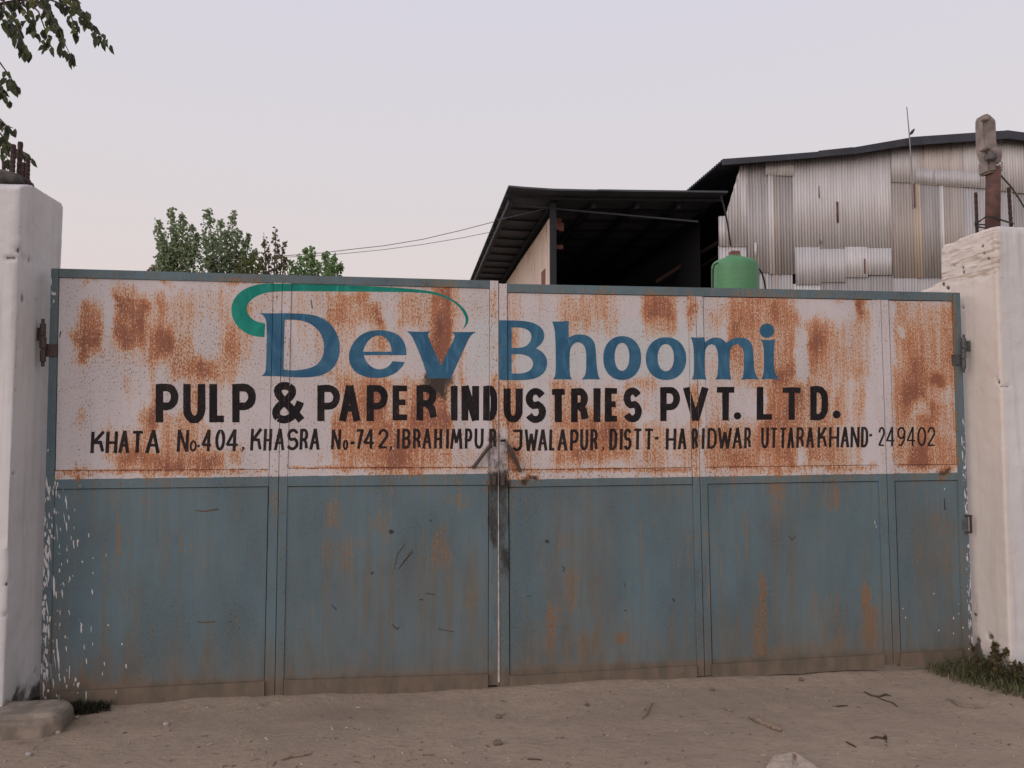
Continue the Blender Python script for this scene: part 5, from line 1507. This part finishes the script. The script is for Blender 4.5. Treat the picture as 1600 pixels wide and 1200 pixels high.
# beams running back under the roof and purlins across
bm = bmesh.new()
for k, X in enumerate((330, 545, 760, 985, 1200)):
    a = at_y(*C8(X, 480), YO)
    za = float(np.interp(a[0], xs, zz))
    bm_box(bm, (a[0], (YO + YOB) / 2 + .3, za - .22), (.14, YOB - YO - 1.2, .20))
from_bm('roof_beam', bm, M_BEAM, osh)
for y in np.arange(YO + .6, YOB, 1.45):
    bm = bmesh.new()
    for i in range(0, n - 1, 3):
        j = min(i + 3, n - 1)
        a = Vector((xs[i], y, zz[i] - .10)); b = Vector((xs[j], y, zz[j] - .10))
        bm_box(bm, (a + b) / 2, ((b - a).length + .01, .06, .09), (b - a).to_track_quat('X', 'Z').to_matrix())
    from_bm('purlin', bm, M_BEAM, osh)
bm = bmesh.new()
pa, pb, pc = at_y(*C8(300, 538), YO + 1.2), at_y(*C8(560, 566), YO + 1.2), at_y(*C8(1250, 628), YO + 1.2)
bm_tube(bm, [pa, pb, pc], .035, 6)
bm_tube(bm, [at_y(*C8(250, 620), YO + 1.2), at_y(*C8(440, 575), YO + 1.2), at_y(*C8(500, 560), YO + 1.2)], .02, 6)
from_bm('tie_rod', bm, M_ROOFIN, osh)
# side wall running back, cream sheets with rust, and its corner post
xsd = at_y(*C8(507, 612), YO + 1.0)
zt_ = xsd[2]
def side_sheet(y0, y1, mat, zbot=0.0, ztop=None, off=0.0):
    pitch = .10
    m = max(6, int((y1 - y0) / pitch * 6))
    ys = np.linspace(y0, y1, m)
    V = np.vstack([np.stack([xsd[0] + off + .016 * np.sin(ys / pitch * 2 * np.pi), ys, np.full(m, zbot)], -1), np.stack([xsd[0] + off + .016 * np.sin(ys / pitch * 2 * np.pi), ys, np.full(m, ztop or zt_)], -1)])
    o = mesh('side_sheet', V, [(i, i + 1, m + i + 1, m + i) for i in range(m - 1)], mat, osh, True)
    o.modifiers.new('s', 'SOLIDIFY').thickness = .004
y0 = YO + 1.0
side_sheet(y0, y0 + .75, G_SIDE, off=.0)
side_sheet(y0 + .70, y0 + 1.55, G_RED, ztop=zt_ - 1.6, off=-.02)
side_sheet(y0 + .0, y0 + .8, G_RED, ztop=zt_ - 3.0, off=-.035)
side_sheet(y0 + .72, y0 + 4.0, G_SIDE, off=.01)
side_sheet(y0 + 3.9, y0 + 8.0, G_SIDE, off=.0)
side_sheet(y0 + 7.9, YOB, G_SIDE, off=.01)
bm = bmesh.new()
bm_box(bm, (xsd[0] + .12, YO + .98, zt_ / 2 + .3), (.20, .2, zt_ + .6))
from_bm('corner_post', bm, M_BEAM, osh)
bm = bmesh.new()
rp = at_y(*C8(1340, 560), YO + 1.5)
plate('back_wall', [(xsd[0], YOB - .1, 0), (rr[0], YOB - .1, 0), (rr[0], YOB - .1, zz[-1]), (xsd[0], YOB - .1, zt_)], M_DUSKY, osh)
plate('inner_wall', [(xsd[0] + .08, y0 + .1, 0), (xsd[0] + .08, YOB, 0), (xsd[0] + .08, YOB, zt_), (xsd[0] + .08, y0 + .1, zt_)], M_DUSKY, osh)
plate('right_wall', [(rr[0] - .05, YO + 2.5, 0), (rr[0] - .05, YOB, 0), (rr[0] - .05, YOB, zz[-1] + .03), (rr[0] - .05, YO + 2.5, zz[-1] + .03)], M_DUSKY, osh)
bm.free()
bm = bmesh.new()
bm_tube(bm, [at_y(*C8(1040, 930), YO + 5), at_y(*C8(1350, 735), YO + 4.0)], .09, 6)
bm_tube(bm, [at_y(*C8(1150, 930), YO + 5), at_y(*C8(1350, 800), YO + 4.0)], .05, 6)
from_bm('inclined_beam', bm, M_OXIDE, osh)
bm = bmesh.new()
bm_box(bm, at_y(*C8(553, 640), YO + 2.2), (.22, .05, .42)); bm_box(bm, at_y(*C8(566, 655), YO + 2.15), (.18, .05, .3)); bm_box(bm, at_y(*C8(550, 755), YO + 2.4), (.38, .05, .16))
from_bm('sheet_scrap', bm, G_RED, osh)
settle(osh)

# green water tank on a brick stand, with a brick on its lid
YTK = 13.2
tc = at_y(1148.5, 450, YTK); rad = (at_y(1183.5, 440, YTK)[0] - at_y(1115, 440, YTK)[0]) / 2
zt = lambda py: at_y(1149, py, YTK)[2]
M_TANK = simple('green_tank_plastic', (0.062, 0.205, 0.088), 0.5, 0.2, 3, 0.35, (0.085, 0.215, 0.112))
tank = empty('water_tank', (tc[0], YTK, zt(480)), 'round green plastic water tank standing high beyond the gate', 'water tank')
def lathe(name, prof, c, mat, parent, seg=40):
    V, fs_ = [], []
    for r, z in prof:
        V += [(c[0] + r * math.cos(k * 2 * math.pi / seg), c[1] + r * math.sin(k * 2 * math.pi / seg), z) for k in range(seg)]
    for i in range(len(prof) - 1):
        for k in range(seg):
            fs_.append((i * seg + k, i * seg + (k + 1) % seg, (i + 1) * seg + (k + 1) % seg, (i + 1) * seg + k))
    fs_.append(tuple(range(seg))[::-1]); fs_.append(tuple(range((len(prof) - 1) * seg, len(prof) * seg)))
    return mesh(name, V, fs_, mat, parent, True)
prof = [(rad * .97, zt(482))]
for k in range(8):
    a = zt(480 - k * 7.5)
    prof += [(rad * .9965, a), (rad, a + .025), (rad, a + .065), (rad * .9965, a + .09)]
prof += [(rad * .99, zt(418)), (rad * .975, zt(414)), (rad * .92, zt(410.5)), (rad * .8, zt(407.5)), (rad * .55, zt(404.5)), (rad * .38, zt(403.6))]
prof = sorted(set(prof), key=lambda q: q[1])
lathe('tank_body', prof, (tc[0], YTK), M_TANK, tank)
lathe('tank_lid', [(rad * .36, zt(405)), (rad * .36, zt(401.6)), (rad * .33, zt(400.6)), (rad * .12, zt(400.2))], (tc[0] - .02, YTK), simple('faded_tank_lid', (0.10, 0.24, 0.12), 0.5, 0.2, 5), tank)
bm = bmesh.new()
bm_tube(bm, [at_y(1182, 418.5, YTK), at_y(1187, 421, YTK), at_y(1191, 428, YTK), at_y(1194.5, 440, YTK), at_y(1196.5, 455, YTK), at_y(1197, 480, YTK)], .022, 8)
bm_tube(bm, [at_y(1122, 410.5, YTK - .3), at_y(1116, 414, YTK - .3), at_y(1114, 422, YTK - .3), at_y(1114, 480, YTK - .3)], .02, 8)
from_bm('pipe', bm, M_WIRE, tank)
settle(tank)
M_BRICK = simple('weathered_brick', (0.20, 0.095, 0.075), 0.9, 0.35, 12, c2=(0.15, 0.075, 0.065), bump=.4)
bm = bmesh.new(); bc = at_y(1147.5, 397, YTK)
bm_box(bm, (bc[0], YTK, zt(400.2) + .058), (.22, .20, .114)); bmesh.ops.bevel(bm, geom=bm.edges[:], offset=.008, segments=2, affect='EDGES')
tag(from_bm('brick', bm, M_BRICK), 'weathered red brick holding down the lid of the green tank', 'brick')
stand = empty('tank_stand', (tc[0], YTK, 0), 'square brick stand carrying the green water tank behind the gate', 'stand')
bm = bmesh.new()
for sx in (-1, 1):
    for sy in (-1, 1):
        bm_box(bm, (tc[0] + sx * .45, YTK + sy * .45, (zt(482) - .15) / 2), (.34, .34, zt(482) - .15))
from_bm('brick_pier', bm, M_BRICK, stand)
bm = bmesh.new(); bm_box(bm, (tc[0], YTK, zt(482) - .08), (1.4, 1.4, .15)); bmesh.ops.bevel(bm, geom=bm.edges[:], offset=.015, segments=2, affect='EDGES')
from_bm('slab', bm, M_CONC, stand)
settle(stand)

# thin pole on the roof edge with a bird beside it
bm = bmesh.new()
YQ = YF - .12
bm_tube(bm, [at_y(*C1(1014, 55), YQ), at_y(*C1(1027, 200), YQ), at_y(*C1(1040, 400), YQ), at_y(*C1(1048, 565), YQ)], [.016, .022, .026, .026], 7)
tag(from_bm('aerial_pole', bm, M_POWER), 'thin upright pole fixed against the gable, rising above the roof edge', 'pole')
def bird():
    c = Vector(at_y(1425, 206.5, YQ))
    bm = bmesh.new()
    ax = Vector((.55, -.25, .8)).normalized()
    prof = [(-.17, .008), (-.10, .018), (-.07, .035), (-.03, .05), (.02, .052), (.055, .042), (.075, .034), (.095, .036), (.115, .030), (.128, .014), (.15, .003)]
    bm_tube(bm, [c + ax * t for t, r in prof], [r for t, r in prof], 12)
    for s in (-1, 1):
        q = c + Vector((.012 * s, 0, -.01)); bm_tube(bm, [q, q + Vector((0, 0, -.085))], .004, 5)
    o = from_bm('bird', bm, simple('dark_plumage', (0.030, 0.030, 0.045), 0.6), None, True)
    tag(o, 'small dark bird perched on the roof edge beside the thin pole', 'bird')
bird()
